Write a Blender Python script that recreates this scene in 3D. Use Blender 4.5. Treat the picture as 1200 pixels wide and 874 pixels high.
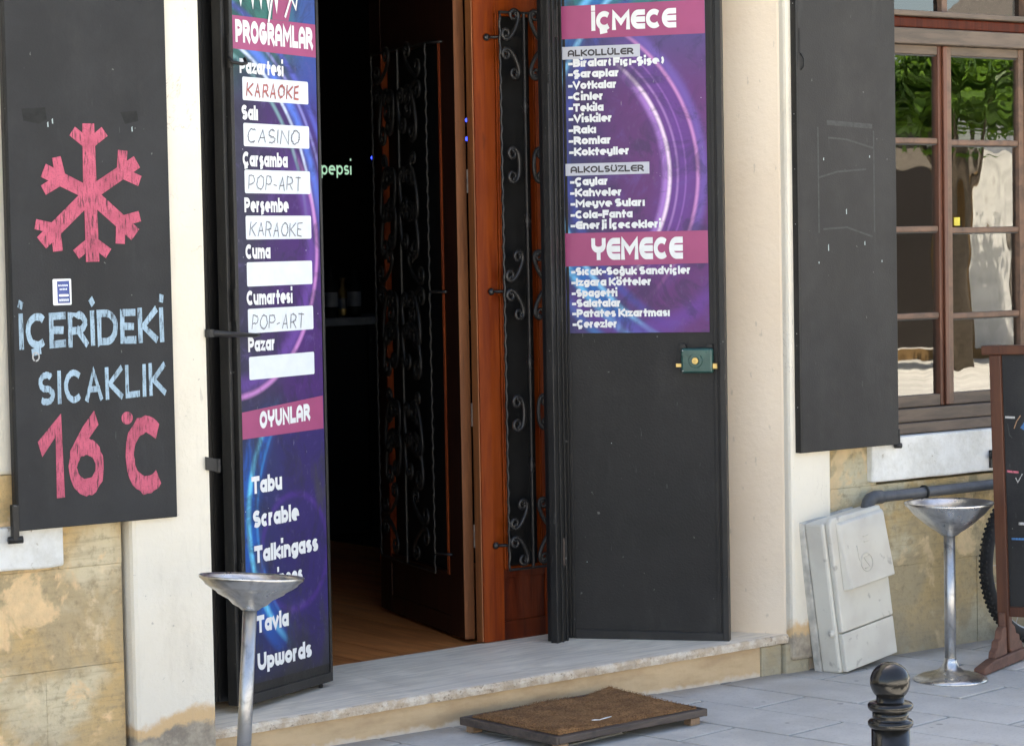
import bpy, bmesh, math, random
from mathutils import Vector, Matrix, noise as mnoise
random.seed(7)
R = math.radians
sc = bpy.context.scene
for o in list(bpy.data.objects): bpy.data.objects.remove(o)
COL = sc.collection

# ------------------------------------------------------------------ camera
PHI, TH, RO = R(36.80), R(3.0), R(-1.07)
CAM = Vector((-4.3, -6.667, 1.6))
F = Vector((math.sin(PHI)*math.cos(TH), math.cos(PHI)*math.cos(TH), -math.sin(TH)))
R0 = Vector((math.cos(PHI), -math.sin(PHI), 0)); U0 = R0.cross(F)
R1 = R0*math.cos(RO)+U0*math.sin(RO); U1 = -R0*math.sin(RO)+U0*math.cos(RO)
cd = bpy.data.cameras.new('camera'); cam = bpy.data.objects.new('camera', cd); COL.objects.link(cam)
m = Matrix((R1, U1, -F)).transposed().to_4x4(); m.translation = CAM
cam.matrix_world = m
cd.sensor_width = 36; cd.lens = 36*2900/1200
cd.clip_start = .1; cd.clip_end = 2000
sc.camera = cam
# ------------------------------------------------------------------ light
SUN_EL, SUN_DIR = R(66), (0.30, 1.0)          # horizontal direction the sun stands in (behind the cafe)
w = bpy.data.worlds.new("World"); sc.world = w; w.use_nodes = True
nt = w.node_tree; nt.nodes.clear()
sky = nt.nodes.new('ShaderNodeTexSky'); sky.sky_type = 'NISHITA'; sky.sun_disc = False
sky.dust_density = 1.6; sky.ozone_density = .7; sky.air_density = .9
sky.sun_elevation = SUN_EL; sky.sun_rotation = math.atan2(SUN_DIR[0], SUN_DIR[1])
bg = nt.nodes.new('ShaderNodeBackground'); bg.inputs[1].default_value = .10
wo = nt.nodes.new('ShaderNodeOutputWorld'); nt.links.new(sky.outputs[0], bg.inputs[0]); nt.links.new(bg.outputs[0], wo.inputs[0])
sl = bpy.data.lights.new('sun', 'SUN'); sl.energy = 5.0; sl.angle = R(.5); sl.color = (1, .95, .86)
so = bpy.data.objects.new('sun', sl); COL.objects.link(so)
hd = Vector((SUN_DIR[0], SUN_DIR[1], 0)).normalized()
sv = Vector((hd.x*math.cos(SUN_EL), hd.y*math.cos(SUN_EL), math.sin(SUN_EL)))
so.rotation_euler = sv.to_track_quat('Z', 'Y').to_euler()
sc.view_settings.view_transform = 'Standard'; sc.view_settings.look = 'None'
sc.view_settings.exposure = 2.3; sc.view_settings.gamma = 1
sc.view_settings.use_white_balance = True; sc.view_settings.white_balance_temperature = 7250   # camera balanced for open shade

# ------------------------------------------------------------------ node helper
class M:
    def __init__(s, name, rough=.6, metal=0, spec=.5):
        s.m = bpy.data.materials.new(name); s.m.use_nodes = True
        s.t = s.m.node_tree; s.b = s.t.nodes['Principled BSDF']
        s.b.inputs['Roughness'].default_value = rough; s.b.inputs['Metallic'].default_value = metal
        s.b.inputs['Specular IOR Level'].default_value = spec
        s._c = None
    def n(s, k): return s.t.nodes.new('ShaderNode'+k)
    def put(s, sock, v):
        if isinstance(v, bpy.types.NodeSocket): s.t.links.new(v, sock)
        elif v is not None:
            if isinstance(v, (tuple, list)) and len(v) == 3 and sock.type == 'RGBA': v = (*v, 1)
            sock.default_value = v
    def obj(s):
        if not s._c: s._c = s.n('TexCoord').outputs['Object']
        return s._c
    def world(s):
        return s.n('NewGeometry').outputs['Position']
    def scale(s, sc_, v=None, loc=(0, 0, 0), rot=(0, 0, 0)):
        k = s.n('Mapping'); s.put(k.inputs[0], v if v else s.obj()); k.inputs['Scale'].default_value = sc_ if isinstance(sc_, tuple) else (sc_,)*3
        k.inputs['Location'].default_value = loc; k.inputs['Rotation'].default_value = rot; return k.outputs[0]
    def noise(s, v, sc_=5, det=4, rg=.5, dist=0):
        k = s.n('TexNoise'); s.put(k.inputs['Vector'], v); k.inputs['Scale'].default_value = sc_; k.inputs['Detail'].default_value = det
        k.inputs['Roughness'].default_value = rg; k.inputs['Distortion'].default_value = dist; return k.outputs[0]
    def math(s, op, a, b=0, c=None, clamp=False):
        k = s.n('Math'); k.operation = op; k.use_clamp = clamp; s.put(k.inputs[0], a); s.put(k.inputs[1], b)
        if c is not None: s.put(k.inputs[2], c)
        return k.outputs[0]
    def ramp(s, v, lo, hi):      # smooth 0..1
        k = s.n('MapRange'); k.interpolation_type = 'SMOOTHSTEP'; s.put(k.inputs[0], v)
        k.inputs[1].default_value = lo; k.inputs[2].default_value = hi; return k.outputs[0]
    def mix(s, f, a, b, mode='MIX'):
        k = s.n('Mix'); k.data_type = 'RGBA'; k.blend_type = mode; s.put(k.inputs[0], f); s.put(k.inputs[6], a); s.put(k.inputs[7], b); return k.outputs[2]
    def xyz(s, v):
        k = s.n('SeparateXYZ'); s.put(k.inputs[0], v); return k.outputs
    def col(s, v): s.put(s.b.inputs['Base Color'], v); return s
    def rough(s, v): s.put(s.b.inputs['Roughness'], v); return s
    def bump(s, h, dist=.002, st=1):
        k = s.n('Bump'); s.put(k.inputs['Height'], h); k.inputs['Distance'].default_value = dist; k.inputs['Strength'].default_value = st
        s.t.links.new(k.outputs[0], s.b.inputs['Normal']); return s

MAT = {}
def plaster():
    a = M('cream_plaster', .9, spec=.2); p = a.world()
    big = a.noise(p, 1.3, 5, .6); sm = a.noise(a.scale((1, 1, .35), p), 9, 6, .65)
    c = a.mix(a.ramp(big, .3, .75), (.84, .785, .66), (.78, .715, .58))
    c = a.mix(a.math('MULTIPLY', a.ramp(sm, .52, .8), .35), c, (.55, .49, .38))
    z = a.xyz(p)[2]
    rag = a.math('ADD', z, a.math('MULTIPLY', a.math('SUBTRACT', a.noise(p, 7, 6, .65), .5), .16))
    c = a.mix(a.math('MULTIPLY', a.math('SUBTRACT', 1, a.ramp(rag, .10, .60)), .22), c, (.60, .56, .50))
    c = a.mix(a.math('SUBTRACT', 1, a.ramp(rag, .165, .20)), c, (.66, .46, .25))
    st_ = a.mix(a.ramp(a.noise(p, 16, 6, .7), .35, .65), (.44, .38, .29), (.26, .225, .18))
    c = a.mix(a.math('SUBTRACT', 1, a.ramp(rag, .125, .15)), c, st_)
    spk = a.ramp(a.noise(p, 60, 3), .72, .78)
    c = a.mix(a.math('MULTIPLY', spk, .5), c, (.35, .32, .27))
    crk = a.math('ABSOLUTE', a.math('SUBTRACT', a.noise(a.scale((1.6, 1.6, .7), p), 3.2, 6, .62, .8), .5)); ck = a.math('MULTIPLY', a.math('SUBTRACT', 1, a.ramp(crk, .0, .0035)), a.ramp(a.noise(p, 2.1, 3), .54, .62))
    c = a.mix(a.math('MULTIPLY', ck, .55), c, (.33, .28, .21))
    dr = a.ramp(a.noise(a.scale((16, 16, .7), p), 3, 4, .6), .58, .8); c = a.mix(a.math('MULTIPLY', dr, .22), c, (.50, .46, .38))
    sc1 = a.ramp(a.noise(a.scale((14, 14, 3), p), 3, 3), .70, .74)
    c = a.mix(a.math('MULTIPLY', sc1, .35), c, (.4, .37, .32))
    a.col(c); a.bump(a.math('ADD', a.noise(p, 45, 6, .7), a.math('MULTIPLY', a.noise(p, 5, 3), 2.5)), .004, .8); return a.m
MAT['plaster'] = plaster()
def reveal():
    a = M('beige_plaster', .9, spec=.2); p = a.world()
    c = a.mix(a.ramp(a.noise(p, 2, 5), .3, .7), (.86, .73, .57), (.80, .66, .50))
    c = a.mix(a.math('MULTIPLY', a.ramp(a.noise(a.scale((8, 8, 3), p), 5, 3), .66, .74), .4), c, (.42, .36, .28))
    a.col(c); a.bump(a.noise(p, 30, 6, .7), .004, .7); return a.m
MAT['reveal'] = reveal()
def paint_white(): 
    a = M('painted_sill_render', .85, spec=.3); p = a.world()
    c = a.mix(a.ramp(a.noise(p, 9, 6, .7), .35, .75), (.78, .78, .74), (.60, .59, .53))
    c = a.mix(a.ramp(a.noise(p, 24, 4), .66, .72), c, (.40, .36, .29)); a.col(c)
    a.bump(a.noise(p, 14, 6, .6), .012, .8); return a.m
MAT['sill'] = paint_white()
def stone(name='old_limestone', tint=(1.14, 1.12, .95)):
    a = M(name, .92, spec=.2); p = a.world()
    n1 = a.noise(p, 3.1, 7, .62, .6); n2 = a.noise(a.scale(1, p, (4, 1, 9)), 5.5, 6, .6, .4); n3 = a.noise(p, 34, 5, .7)
    n4 = a.noise(p, 1.9, 5, .6, .3)
    c = a.mix(a.ramp(n1, .42, .60), (.33, .28, .205), (.42, .32, .19))
    c = a.mix(a.ramp(n4, .50, .60), c, (.46, .43, .36))
    c = a.mix(a.math('MULTIPLY', a.ramp(n3, .48, .72), .6), c, (.19, .16, .12))
    wv = a.ramp(a.noise(a.scale((2, 2, 26), p), 3, 5), .48, .75)
    c = a.mix(a.math('MULTIPLY', wv, .45), c, (.22, .19, .145))
    c = a.mix(a.math('MULTIPLY', a.ramp(n2, .53, .61), .85), c, a.mix(a.ramp(a.noise(p, 11, 6, .65), .35, .7), (.62, .48, .33), (.48, .38, .27)))
    c = a.mix(a.math('MULTIPLY', a.ramp(a.noise(a.scale(1, p, (9, 2, 3)), 4, 6, .65), .58, .67), .7), c, (.56, .50, .41))
    z = a.xyz(p)[2]; low = a.math('SUBTRACT', 1, a.ramp(a.math('ADD', z, a.math('MULTIPLY', n2, .3)), .12, .42))
    c = a.mix(a.math('MULTIPLY', low, .6), c, (.27, .25, .225))
    c = a.mix(1.0, c, tint, 'MULTIPLY')
    a.col(c); a.bump(a.math('ADD', a.math('MULTIPLY', n2, 3), a.math('ADD', n3, n1)), .007, .9); return a.m
MAT['stone'] = stone(); MAT['stone_pale'] = stone('pale_yellow_limestone', (1.5, 1.37, 1.09))
def marble():
    a = M('worn_marble', .42, spec=.5); p = a.world()
    v = a.noise(a.scale((1.2, 9, 9), p), 3, 7, .6, 1.2)
    c = a.mix(a.ramp(v, .35, .68), (.98, .86, .68), (.74, .64, .50))
    c = a.mix(a.math('MULTIPLY', a.ramp(a.noise(p, 3, 5), .45, .7), .5), c, (.66, .58, .48))
    a.col(c); a.rough(a.ramp(a.noise(p, 8, 4), -.3, 1.2)); a.bump(a.noise(p, 40, 4), .001, .4); return a.m
MAT['marble'] = marble()
def rough_edge():
    a = M('chipped_marble_edge', .85, spec=.2); p = a.world()
    c = a.mix(a.ramp(a.noise(p, 22, 6, .7), .38, .6), (.74, .67, .56), (.56, .45, .33))
    c = a.mix(a.ramp(a.noise(a.scale(1, p, (3, 0, 0)), 60, 4), .6, .7), c, (.40, .32, .24))
    a.col(c); a.bump(a.noise(p, 50, 5, .7), .01, 1); return a.m
MAT['edge'] = rough_edge()
def riser():
    a = M('ochre_riser_render', .9, spec=.2); p = a.world()
    c = a.mix(a.ramp(a.noise(a.scale((1, 1, 3), p), 4, 6, .6), .35, .7), (.58, .43, .26), (.44, .31, .18))
    z = a.xyz(p)[2]; low = a.math('SUBTRACT', 1, a.ramp(a.math('ADD', z, a.math('MULTIPLY', a.noise(p, 25, 4), .05)), .02, .045))
    c = a.mix(a.math('MULTIPLY', low, .7), c, (.7, .66, .58)); a.col(c); a.bump(a.noise(p, 30, 5), .005, .8); return a.m
MAT['riser'] = riser()
def slab(i):
    a = M('grey_paving_stone', .75, spec=.35); p = a.world(); rnd = a.n('ObjectInfo').outputs['Random']
    c = a.mix(a.ramp(a.noise(p, 5, 6, .6), .3, .7), (.57, .55, .505), (.45, .435, .40))
    c = a.mix(a.math('MULTIPLY', rnd, .35), c, (.60, .585, .56))
    c = a.mix(a.math('MULTIPLY', a.ramp(a.noise(p, 90, 3), .5, .8), .4), c, (.27, .26, .25))
    c = a.mix(a.math('MULTIPLY', a.ramp(a.noise(p, 1.7, 4), .55, .7), .35), c, (.45, .40, .33))
    gum = a.n('TexVoronoi'); a.put(gum.inputs['Vector'], p); gum.inputs['Scale'].default_value = 5.5
    c = a.mix(a.math('MULTIPLY', a.math('SUBTRACT', 1, a.ramp(gum.outputs[0], .05, .075)), .55), c, (.13, .125, .12))
    c = a.mix(a.math('MULTIPLY', a.ramp(a.noise(p, 24, 6, .75), .58, .75), .4), c, (.22, .20, .17))
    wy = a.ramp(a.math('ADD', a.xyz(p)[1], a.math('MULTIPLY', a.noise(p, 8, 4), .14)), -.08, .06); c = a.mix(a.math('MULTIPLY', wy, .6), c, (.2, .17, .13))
    a.col(c); a.rough(a.math('ADD', .5, a.math('MULTIPLY', a.noise(p, 12, 4), .4))); a.bump(a.noise(p, 120, 4, .7), .0015, .8); return a.m
MAT['slab'] = slab(0)
def simple(name, c, rough=.6, metal=0, var=.15, sc_=20, bump=.0006, spec=.5, c2=None, stretch=None):
    a = M(name, rough, metal, spec); p = a.obj()
    if stretch: p = a.scale(stretch, p)
    nz = a.noise(p, sc_, 5, .6)
    d = c2 or tuple(x*(1-var*2) for x in c)
    a.col(a.mix(a.ramp(nz, .35, .7), c, d))
    a.rough(a.math('ADD', rough-.08, a.math('MULTIPLY', nz, .16)))
    if bump: a.bump(a.noise(p, sc_*3, 4), bump, .8)
    return a.m
MAT['joint'] = simple('dark_joint_sand', (.012, .011, .010), .95)
MAT['ground'] = simple('pale_street_ground', (.62, .60, .55), .9, sc_=2)
def black_metal(name, c=(.0135, .0128, .012), rough=.55, scr=.12):
    a = M(name, rough, 0, .35); p = a.obj()
    n1 = a.noise(p, 3, 6, .65); n2 = a.noise(a.scale((1, 1, .25), p), 14, 5, .6); n3 = a.noise(p, 150, 2)
    cc = a.mix(a.ramp(n1, .35, .7), c, tuple(x*1.7 for x in c)); dust = a.ramp(a.noise(a.scale((1.2, 1.2, .5), p), 5, 7, .7), .5, .8)
    cc = a.mix(a.math('MULTIPLY', dust, .10), cc, (.16, .15, .135))
    cc = a.mix(a.math('MULTIPLY', a.ramp(n2, .58, .8), .5), cc, tuple(x*2.1+.01 for x in c))
    cc = a.mix(a.math('MULTIPLY', a.ramp(a.noise(p, 42, 2), .74, .77), scr*3), cc, (.3, .3, .28))
    sx = a.ramp(a.noise(a.scale((22, 22, 3), p, rot=(0, .3, 0)), 5, 2), .74, .76)
    cc = a.mix(a.math('MULTIPLY', sx, scr), cc, (.35, .35, .34))
    a.col(cc); a.rough(a.math('ADD', rough-.12, a.math('MULTIPLY', n1, .25))); a.bump(a.math('ADD', n3, a.math('MULTIPLY', a.noise(p, 2.2, 3), 9)), .0012, .8); return a.m
MAT['bmetal'] = black_metal('black_painted_sheet_metal')
MAT['bmetal2'] = black_metal('black_painted_door_frame', (.014, .0137, .0133), .45)
MAT['board'] = black_metal('matt_blackboard_paint', (.020, .0205, .021), .7)
MAT['shutter'] = black_metal('grey_black_shutter_paint', (.024, .023, .0215), .65)
MAT['dark'] = simple('near_black_gloss_and_shade', (.006, .006, .007), .35, sc_=4, bump=.0003)  # near-black gloss; on the side leaf its deep shade is in the colour
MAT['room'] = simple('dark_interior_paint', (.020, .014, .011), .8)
MAT['iron_shaded'] = simple('shade_darkened_wrought_iron', (.016, .0145, .013), .45, .1, .2, 30, .001, .3)  # darker copy of the grille iron, room shade put into its colour
MAT['iron'] = simple('wrought_iron', (.022, .021, .021), .42, .2, .2, 30, .001)
SPEC_LOW = ('dark_mahogany_wood', 'varnished_red_brown_wood', 'shade_darkened_varnished_wood')
def wood(name, c1, c2, rough=.35, sx=(12, 12, .8), bump=.0006, knots=True, coat=.0):
    a = M(name, rough, 0, .13 if name in SPEC_LOW else .5); p = a.obj()
    g = a.noise(a.scale(sx, p), 2.5, 8, .6, .8); g2 = a.noise(a.scale(tuple(k*5 for k in sx), p), 3, 4)
    c = a.mix(a.ramp(g, .35, .68), c1, c2)
    c = a.mix(a.math('MULTIPLY', a.ramp(g2, .55, .8), .4), c, tuple(x*.4 for x in c2))
    if knots:
        kn = a.ramp(a.noise(a.scale((5, 5, 2), p), 2.2, 3), .70, .78); c = a.mix(a.math('MULTIPLY', kn, .7), c, tuple(x*.3 for x in c2))
    a.col(c); a.bump(a.math('ADD', g, g2), bump, .8)
    if coat: a.b.inputs['Coat Weight'].default_value = coat; a.b.inputs['Coat Roughness'].default_value = .15
    return a.m
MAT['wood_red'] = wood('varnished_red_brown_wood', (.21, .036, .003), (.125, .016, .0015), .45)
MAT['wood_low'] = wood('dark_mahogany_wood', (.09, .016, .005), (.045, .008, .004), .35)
MAT['wood_shaded'] = wood('shade_darkened_varnished_wood', (.030, .010, .006), (.016, .006, .004), .4)  # darker copy of the door wood; the folded leaf's shade is in the colour
MAT['wood_edge'] = wood('bare_orange_wood', (.27, .092, .028), (.17, .056, .017), .6)
MAT['wood_win'] = wood('weathered_window_wood', (.19, .105, .065), (.11, .068, .046), .6, (6, 6, 6))
MAT['wood_winrail'] = wood('weathered_greyed_window_wood', (.15, .11, .08), (.09, .07, .053), .7, (1.5, 12, 12))
MAT['wood_sash'] = wood('reddish_window_sash_wood', (.15, .05, .024), (.09, .032, .018), .45)
MAT['wood_sign'] = wood('oiled_sign_wood', (.12, .042, .018), (.075, .024, .012), .5)
MAT['wood_foot'] = wood('dusty_sign_foot_wood', (.18, .085, .055), (.12, .058, .04), .7, (3, 9, 9))
MAT['wood_tray'] = wood('grey_brown_tray_wood', (.10, .075, .06), (.055, .042, .035), .65, (1.5, 12, 12))
MAT['wood_block'] = wood('raw_block_wood', (.30, .19, .11), (.2, .13, .08), .7)
MAT['wood_floor'] = wood('brown_floor_boards', (.66, .24, .07), (.46, .15, .042), .4, (9, .9, 9), knots=False)
def steel(name, c=(.62, .61, .59), rough=.22):
    a = M(name, rough, 1, .5); p = a.obj()
    n1 = a.noise(p, 18, 5, .65, .6)
    cc = a.mix(a.ramp(n1, .45, .75), c, tuple(x*.55 for x in c)); a.col(cc)
    a.rough(a.math('ADD', rough-.06, a.math('MULTIPLY', n1, .28))); a.bump(a.noise(p, 16, 3), .0018, .5); return a.m
MAT['steel'] = steel('scuffed_stainless_steel'); MAT['steel2'] = steel('brushed_steel_tube', (.5, .5, .5), .32)
MAT['ash'] = simple('grey_ash', (.32, .30, .28), .9, var=.35, sc_=60, bump=.003)
MAT['butt'] = simple('cigarette_paper', (.75, .7, .6), .8)
MAT['cast'] = simple('black_cast_iron_paint', (.013, .013, .0125), .16, 0, .2, 25, .0008, .45)
MAT['pipe'] = simple('dark_grey_pipe', (.085, .09, .10), .5)
def gcol(): 
    a = M('old_cream_plastic', .5, 0, .4); p = a.obj()
    c = a.mix(a.ramp(a.noise(p, 7, 5), .35, .7), (.68, .66, .58), (.60, .57, .50))
    c = a.mix(a.math('MULTIPLY', a.ramp(a.noise(p, 22, 4), .63, .72), .5), c, (.25, .23, .2))
    a.col(c); a.bump(a.noise(p, 30, 3), .001, .5); return a.m
MAT['cream'] = gcol()
MAT['cream_dirty'] = simple('dirty_grey_back_plate', (.60, .58, .52), .7, 0, .2, 14, .001)
MAT['green'] = simple('green_enamel', (.018, .085, .075), .3, .1, .15, 20, .0006)
MAT['brass'] = simple('dull_brass', (.55, .40, .16), .35, .9)
MAT['screw'] = simple('zinc_screw', (.6, .6, .6), .4, .9)
MAT['rubber'] = simple('black_rubber', (.018, .018, .018), .8, sc_=40)
MAT['coir'] = None
def coir():
    a = M('brown_coir', .95, 0, .1); p = a.obj()
    n1 = a.noise(p, 12, 5, .6); n2 = a.noise(p, 180, 3)
    c = a.mix(a.ramp(n1, .35, .7), (.34, .185, .085), (.22, .12, .06)); c = a.mix(a.ramp(n2, .45, .7), c, (.12, .06, .03))
    a.col(c); a.bump(n2, .006, 1); return a.m
MAT['coir'] = coir()
def glass():
    a = M('old_window_glass', .02); t = a.t; a.b.inputs['Transmission Weight'].default_value = 1; a.b.inputs['IOR'].default_value = 1.52
    p = a.obj(); k = a.n('Bump'); k.inputs['Distance'].default_value = .005; k.inputs['Strength'].default_value = .14
    t.links.new(a.noise(a.scale((1, 1, .5), p), 7, 1, .4), k.inputs['Height'])
    gl = a.n('BsdfGlossy'); gl.inputs['Roughness'].default_value = .01; t.links.new(k.outputs[0], gl.inputs['Normal'])
    tr = a.n('BsdfTransparent'); tr.inputs[0].default_value = (.82, .85, .84, 1)
    fr = a.n('Fresnel'); fr.inputs[0].default_value = 1.9; mx = a.n('MixShader')
    mu = a.math('MULTIPLY', fr.outputs[0], 1.9, clamp=True)
    t.links.new(mu, mx.inputs[0]); t.links.new(tr.outputs[0], mx.inputs[1]); t.links.new(gl.outputs[0], mx.inputs[2])
    t.links.new(mx.outputs[0], t.nodes['Material Output'].inputs[0]); return a.m
MAT['glass'] = glass()
MAT['glass_dark'] = simple('smoked_door_glass', (.010, .010, .010), .55, bump=0, spec=.12)
def chalk(name, c, board=(.04, .042, .045)):
    a = M(name, .9, 0, .1); p = a.obj()
    h = a.noise(a.scale((60, 60, 9), p, rot=(0, .5, 0)), 3, 3, .6); g = a.noise(p, 260, 2)
    f = a.math('ADD', a.ramp(h, .50, .72), a.math('MULTIPLY', a.ramp(g, .5, .75), .35), clamp=True)
    a.col(a.mix(a.math('MULTIPLY', f, .9), a.mix(a.ramp(a.noise(p, 14, 4, .6), .35, .7), c, tuple(k*.72 for k in c)), board)); return a.m
MAT['chalk_red'] = chalk('rose_chalk', (.60, .135, .20)); MAT['chalk_blue'] = chalk('light_blue_chalk', (.40, .55, .66))
MAT['chalk_white'] = chalk('white_chalk', (.6, .6, .58)); MAT['chalk_deep'] = chalk('blue_chalk', (.10, .26, .55)); MAT['chalk_or'] = chalk('tan_chalk', (.55, .33, .2)); MAT['chalk_pk'] = chalk('pink_chalk', (.7, .2, .25))
MAT['p_white'] = simple('white_print', (.80, .82, .82), .45, var=.04, bump=0)
MAT['p_label'] = simple('white_label_film', (.74, .80, .84), .4, var=.03, bump=0)
MAT['p_grey'] = simple('pale_grey_print', (.52, .54, .60), .45, var=.04, bump=0)
MAT['p_ink'] = simple('charcoal_print', (.05, .045, .055), .45, bump=0)
MAT['p_pink'] = simple('magenta_print', (.36, .055, .17), .42, var=.06, sc_=6, bump=0)
MAT['p_navy'] = simple('navy_print', (.03, .07, .30), .4, bump=0)
MAT['p_red'] = simple('red_marker', (.45, .13, .12), .6, bump=0)
MAT['p_marker'] = simple('grey_marker', (.16, .17, .20), .6, bump=0)
MAT['smear'] = simple('rubbed_black_smear', (.016, .016, .015), .85, sc_=40)
MAT['ghost'] = simple('old_tape_outline', (.052, .052, .051), .7, sc_=60)
MAT['drip'] = simple('pale_paint_drip', (.45, .55, .55), .5)
MAT['yellow'] = simple('yellow_sticker', (.75, .62, .05), .5)

def poster_mat(name, kind):
    a = M(name, .5, 0, .22); x, y, z = a.xyz(a.obj())
    def ring(cx, cz, r, w_, sx=1.0):
        dx = a.math('MULTIPLY', a.math('SUBTRACT', x, cx), sx); dz = a.math('SUBTRACT', z, cz)
        d = a.math('SQRT', a.math('ADD', a.math('MULTIPLY', dx, dx), a.math('MULTIPLY', dz, dz)))
        e = a.math('ABSOLUTE', a.math('SUBTRACT', d, r)); return a.math('SUBTRACT', 1, a.ramp(e, 0, w_))
    nz = a.noise(a.obj(), 4, 4, .6); fine = a.noise(a.obj(), 30, 3)
    if kind == 'right':
        f = a.ramp(a.math('ADD', x, a.math('MULTIPLY', nz, .3)), .0, .5)
        c = a.mix(f, (.028, .055, .13), (.14, .05, .17))
        top = a.ramp(z, 2.1, 2.45); c = a.mix(a.math('MULTIPLY', top, .6), c, (.06, .10, .26))
        c = a.mix(a.math('MULTIPLY', a.ramp(z, 2.37, 2.47), .7), c, (.03, .22, .19))
        side = a.math('MULTIPLY', a.ramp(x, .17, .33), a.ramp(z, 1.35, 1.75))
        c = a.mix(a.math('MULTIPLY', a.math('MULTIPLY', ring(-.12, 1.86, .56, .13, 1.0), .6), side), c, (.16, .07, .34))
        for r, w_, cc, k in ((.50, .022, (.50, .26, .72), .75), (.515, .012, (.95, .75, .92), 1.0), (.545, .008, (.5, .28, .62), .6), (.575, .006, (.38, .18, .55), .5), (.62, .012, (.72, .32, .62), .85), (.64, .03, (.2, .14, .5), .6)):
            c = a.mix(a.math('MULTIPLY', a.math('MULTIPLY', ring(-.12, 1.84, r, w_, 1.0), k), side), c, cc)
        for r, w_, cc, k in ((.80, .07, (.03, .17, .50), .9), (.83, .022, (.16, .55, .90), .95), (.77, .016, (.25, .62, .92), .85), (.90, .03, (.05, .25, .6), .6), (.72, .03, (.07, .10, .40), .7)):
            low = a.math('SUBTRACT', 1, a.ramp(a.math('ADD', x, a.math('MULTIPLY', z, -.1)), .04, .36)); c = a.mix(a.math('MULTIPLY', a.math('MULTIPLY', ring(.72, 1.93, r, w_), k), low), c, cc)
        c = a.mix(a.math('MULTIPLY', ring(.27, 1.62, .34, .06, 1.0), a.math('SUBTRACT', .6, a.math('MULTIPLY', a.ramp(z, 1.3, 1.6), .6))), c, (.16, .07, .36))
    else:
        g = a.ramp(a.math('ADD', x, a.math('MULTIPLY', nz, .35)), .15, .55)
        c = a.mix(g, (.035, .036, .065), (.062, .020, .14))
        low = a.math('SUBTRACT', 1, a.ramp(z, .95, 1.15))
        c = a.mix(low, c, a.mix(g, (.02, .035, .11), (.03, .02, .12)))
        c = a.mix(a.math('MULTIPLY', a.ramp(z, 2.03, 2.33), .75), c, (.03, .20, .15))
        tr = a.math('MULTIPLY', a.ramp(z, 1.85, 2.2), a.ramp(x, .26, .44)); c = a.mix(a.math('MULTIPLY', tr, .8), c, (.04, .07, .34))
        for r, w_, cc, k in ((.72, .035, (.10, .22, .80), .85), (.69, .012, (.65, .75, .98), .9), (.76, .012, (.35, .35, .8), .6), (.65, .014, (.25, .5, .5), .6), (.80, .02, (.10, .12, .55), .8)):
            up = a.ramp(z, 1.55, 1.9); c = a.mix(a.math('MULTIPLY', a.math('MULTIPLY', ring(-.27, 1.62, r, w_, .95), k), up), c, cc)
        for r, w_, cc, k in ((.44, .05, (.16, .07, .36), .7), (.475, .016, (.62, .26, .62), .85)):
            c = a.mix(a.math('MULTIPLY', a.math('MULTIPLY', ring(-.01, 1.6, r, w_, 1), k), a.math('SUBTRACT', 1, a.ramp(z, 1.75, 1.95))), c, cc)
        for r, w_, cc, k in ((.50, .08, (.01, .12, .48), .95), (.505, .02, (.14, .62, .90), 1.0), (.46, .012, (.03, .25, .65), .8), (.55, .03, (.02, .10, .40), .7)):
            c = a.mix(a.math('MULTIPLY', a.math('MULTIPLY', ring(.55, .72, r, w_), k), a.math('MULTIPLY', low, a.math('SUBTRACT', 1, a.ramp(x, .1, .3)))), c, cc)
        c = a.mix(a.math('MULTIPLY', ring(.3, .60, .19, .02), .45), c, (.09, .03, .28))
        wear = a.math('MULTIPLY', low, a.ramp(a.noise(a.scale((3, 1, 1), a.obj()), 2.2, 5, .65), .48, .62)); c = a.mix(a.math('MULTIPLY', wear, .75), c, (.045, .045, .05))
        c = a.mix(a.math('SUBTRACT', 1, a.ramp(a.math('ADD', z, a.math('MULTIPLY', nz, .15)), .24, .40)), c, (.03, .03, .034))
    cl = a.noise(a.obj(), 7, 7, .68, 1.1); cl2 = a.noise(a.scale((2, 2, 1)), 19, 5, .65)
    c = a.mix(a.math('MULTIPLY', a.ramp(cl, .52, .36), .55), c, (.022, .022, .05) if kind == 'left' else (.05, .045, .095))
    c = a.mix(a.math('MULTIPLY', a.ramp(cl, .56, .72), .35), c, (.15, .10, .34)); c = a.mix(a.math('MULTIPLY', a.ramp(cl2, .55, .75), .22), c, (.20, .17, .30))
    st = a.n('TexVoronoi'); a.put(st.inputs['Vector'], a.obj()); st.inputs['Scale'].default_value = 38
    s_ = a.math('MULTIPLY', a.math('SUBTRACT', 1, a.ramp(st.outputs[0], .04, .09)), a.ramp(fine, .56, .60))
    c = a.mix(a.math('MULTIPLY', s_, .8), c, (.75, .75, .85))
    sx = a.ramp(a.noise(a.scale((22, 22, 4), rot=(0, .4, 0)), 5, 2), .73, .75); c = a.mix(a.math('MULTIPLY', sx, .3), c, (.45, .45, .48))
    a.col(c); a.rough(a.math('ADD', .4, a.math('MULTIPLY', nz, .2))); a.bump(a.noise(a.obj(), 9, 3), .001, .3); return a.m
MAT['posterR'] = poster_mat('printed_cosmic_menu_film', 'right'); MAT['posterL'] = poster_mat('printed_cosmic_programme_film', 'left')
def emis(name, c, s):
    a = M(name); a.b.inputs['Emission Color'].default_value = (*c, 1); a.b.inputs['Emission Strength'].default_value = s; a.col(c); return a.m
MAT['e_blue'] = emis('blue_led', (.02, .05, 1), 1.2); MAT['e_sign'] = emis('backlit_blue_panel', (.01, .05, .2), .035); MAT['e_text'] = emis('backlit_pale_green_letters', (.45, .8, .62), .17)
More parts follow.
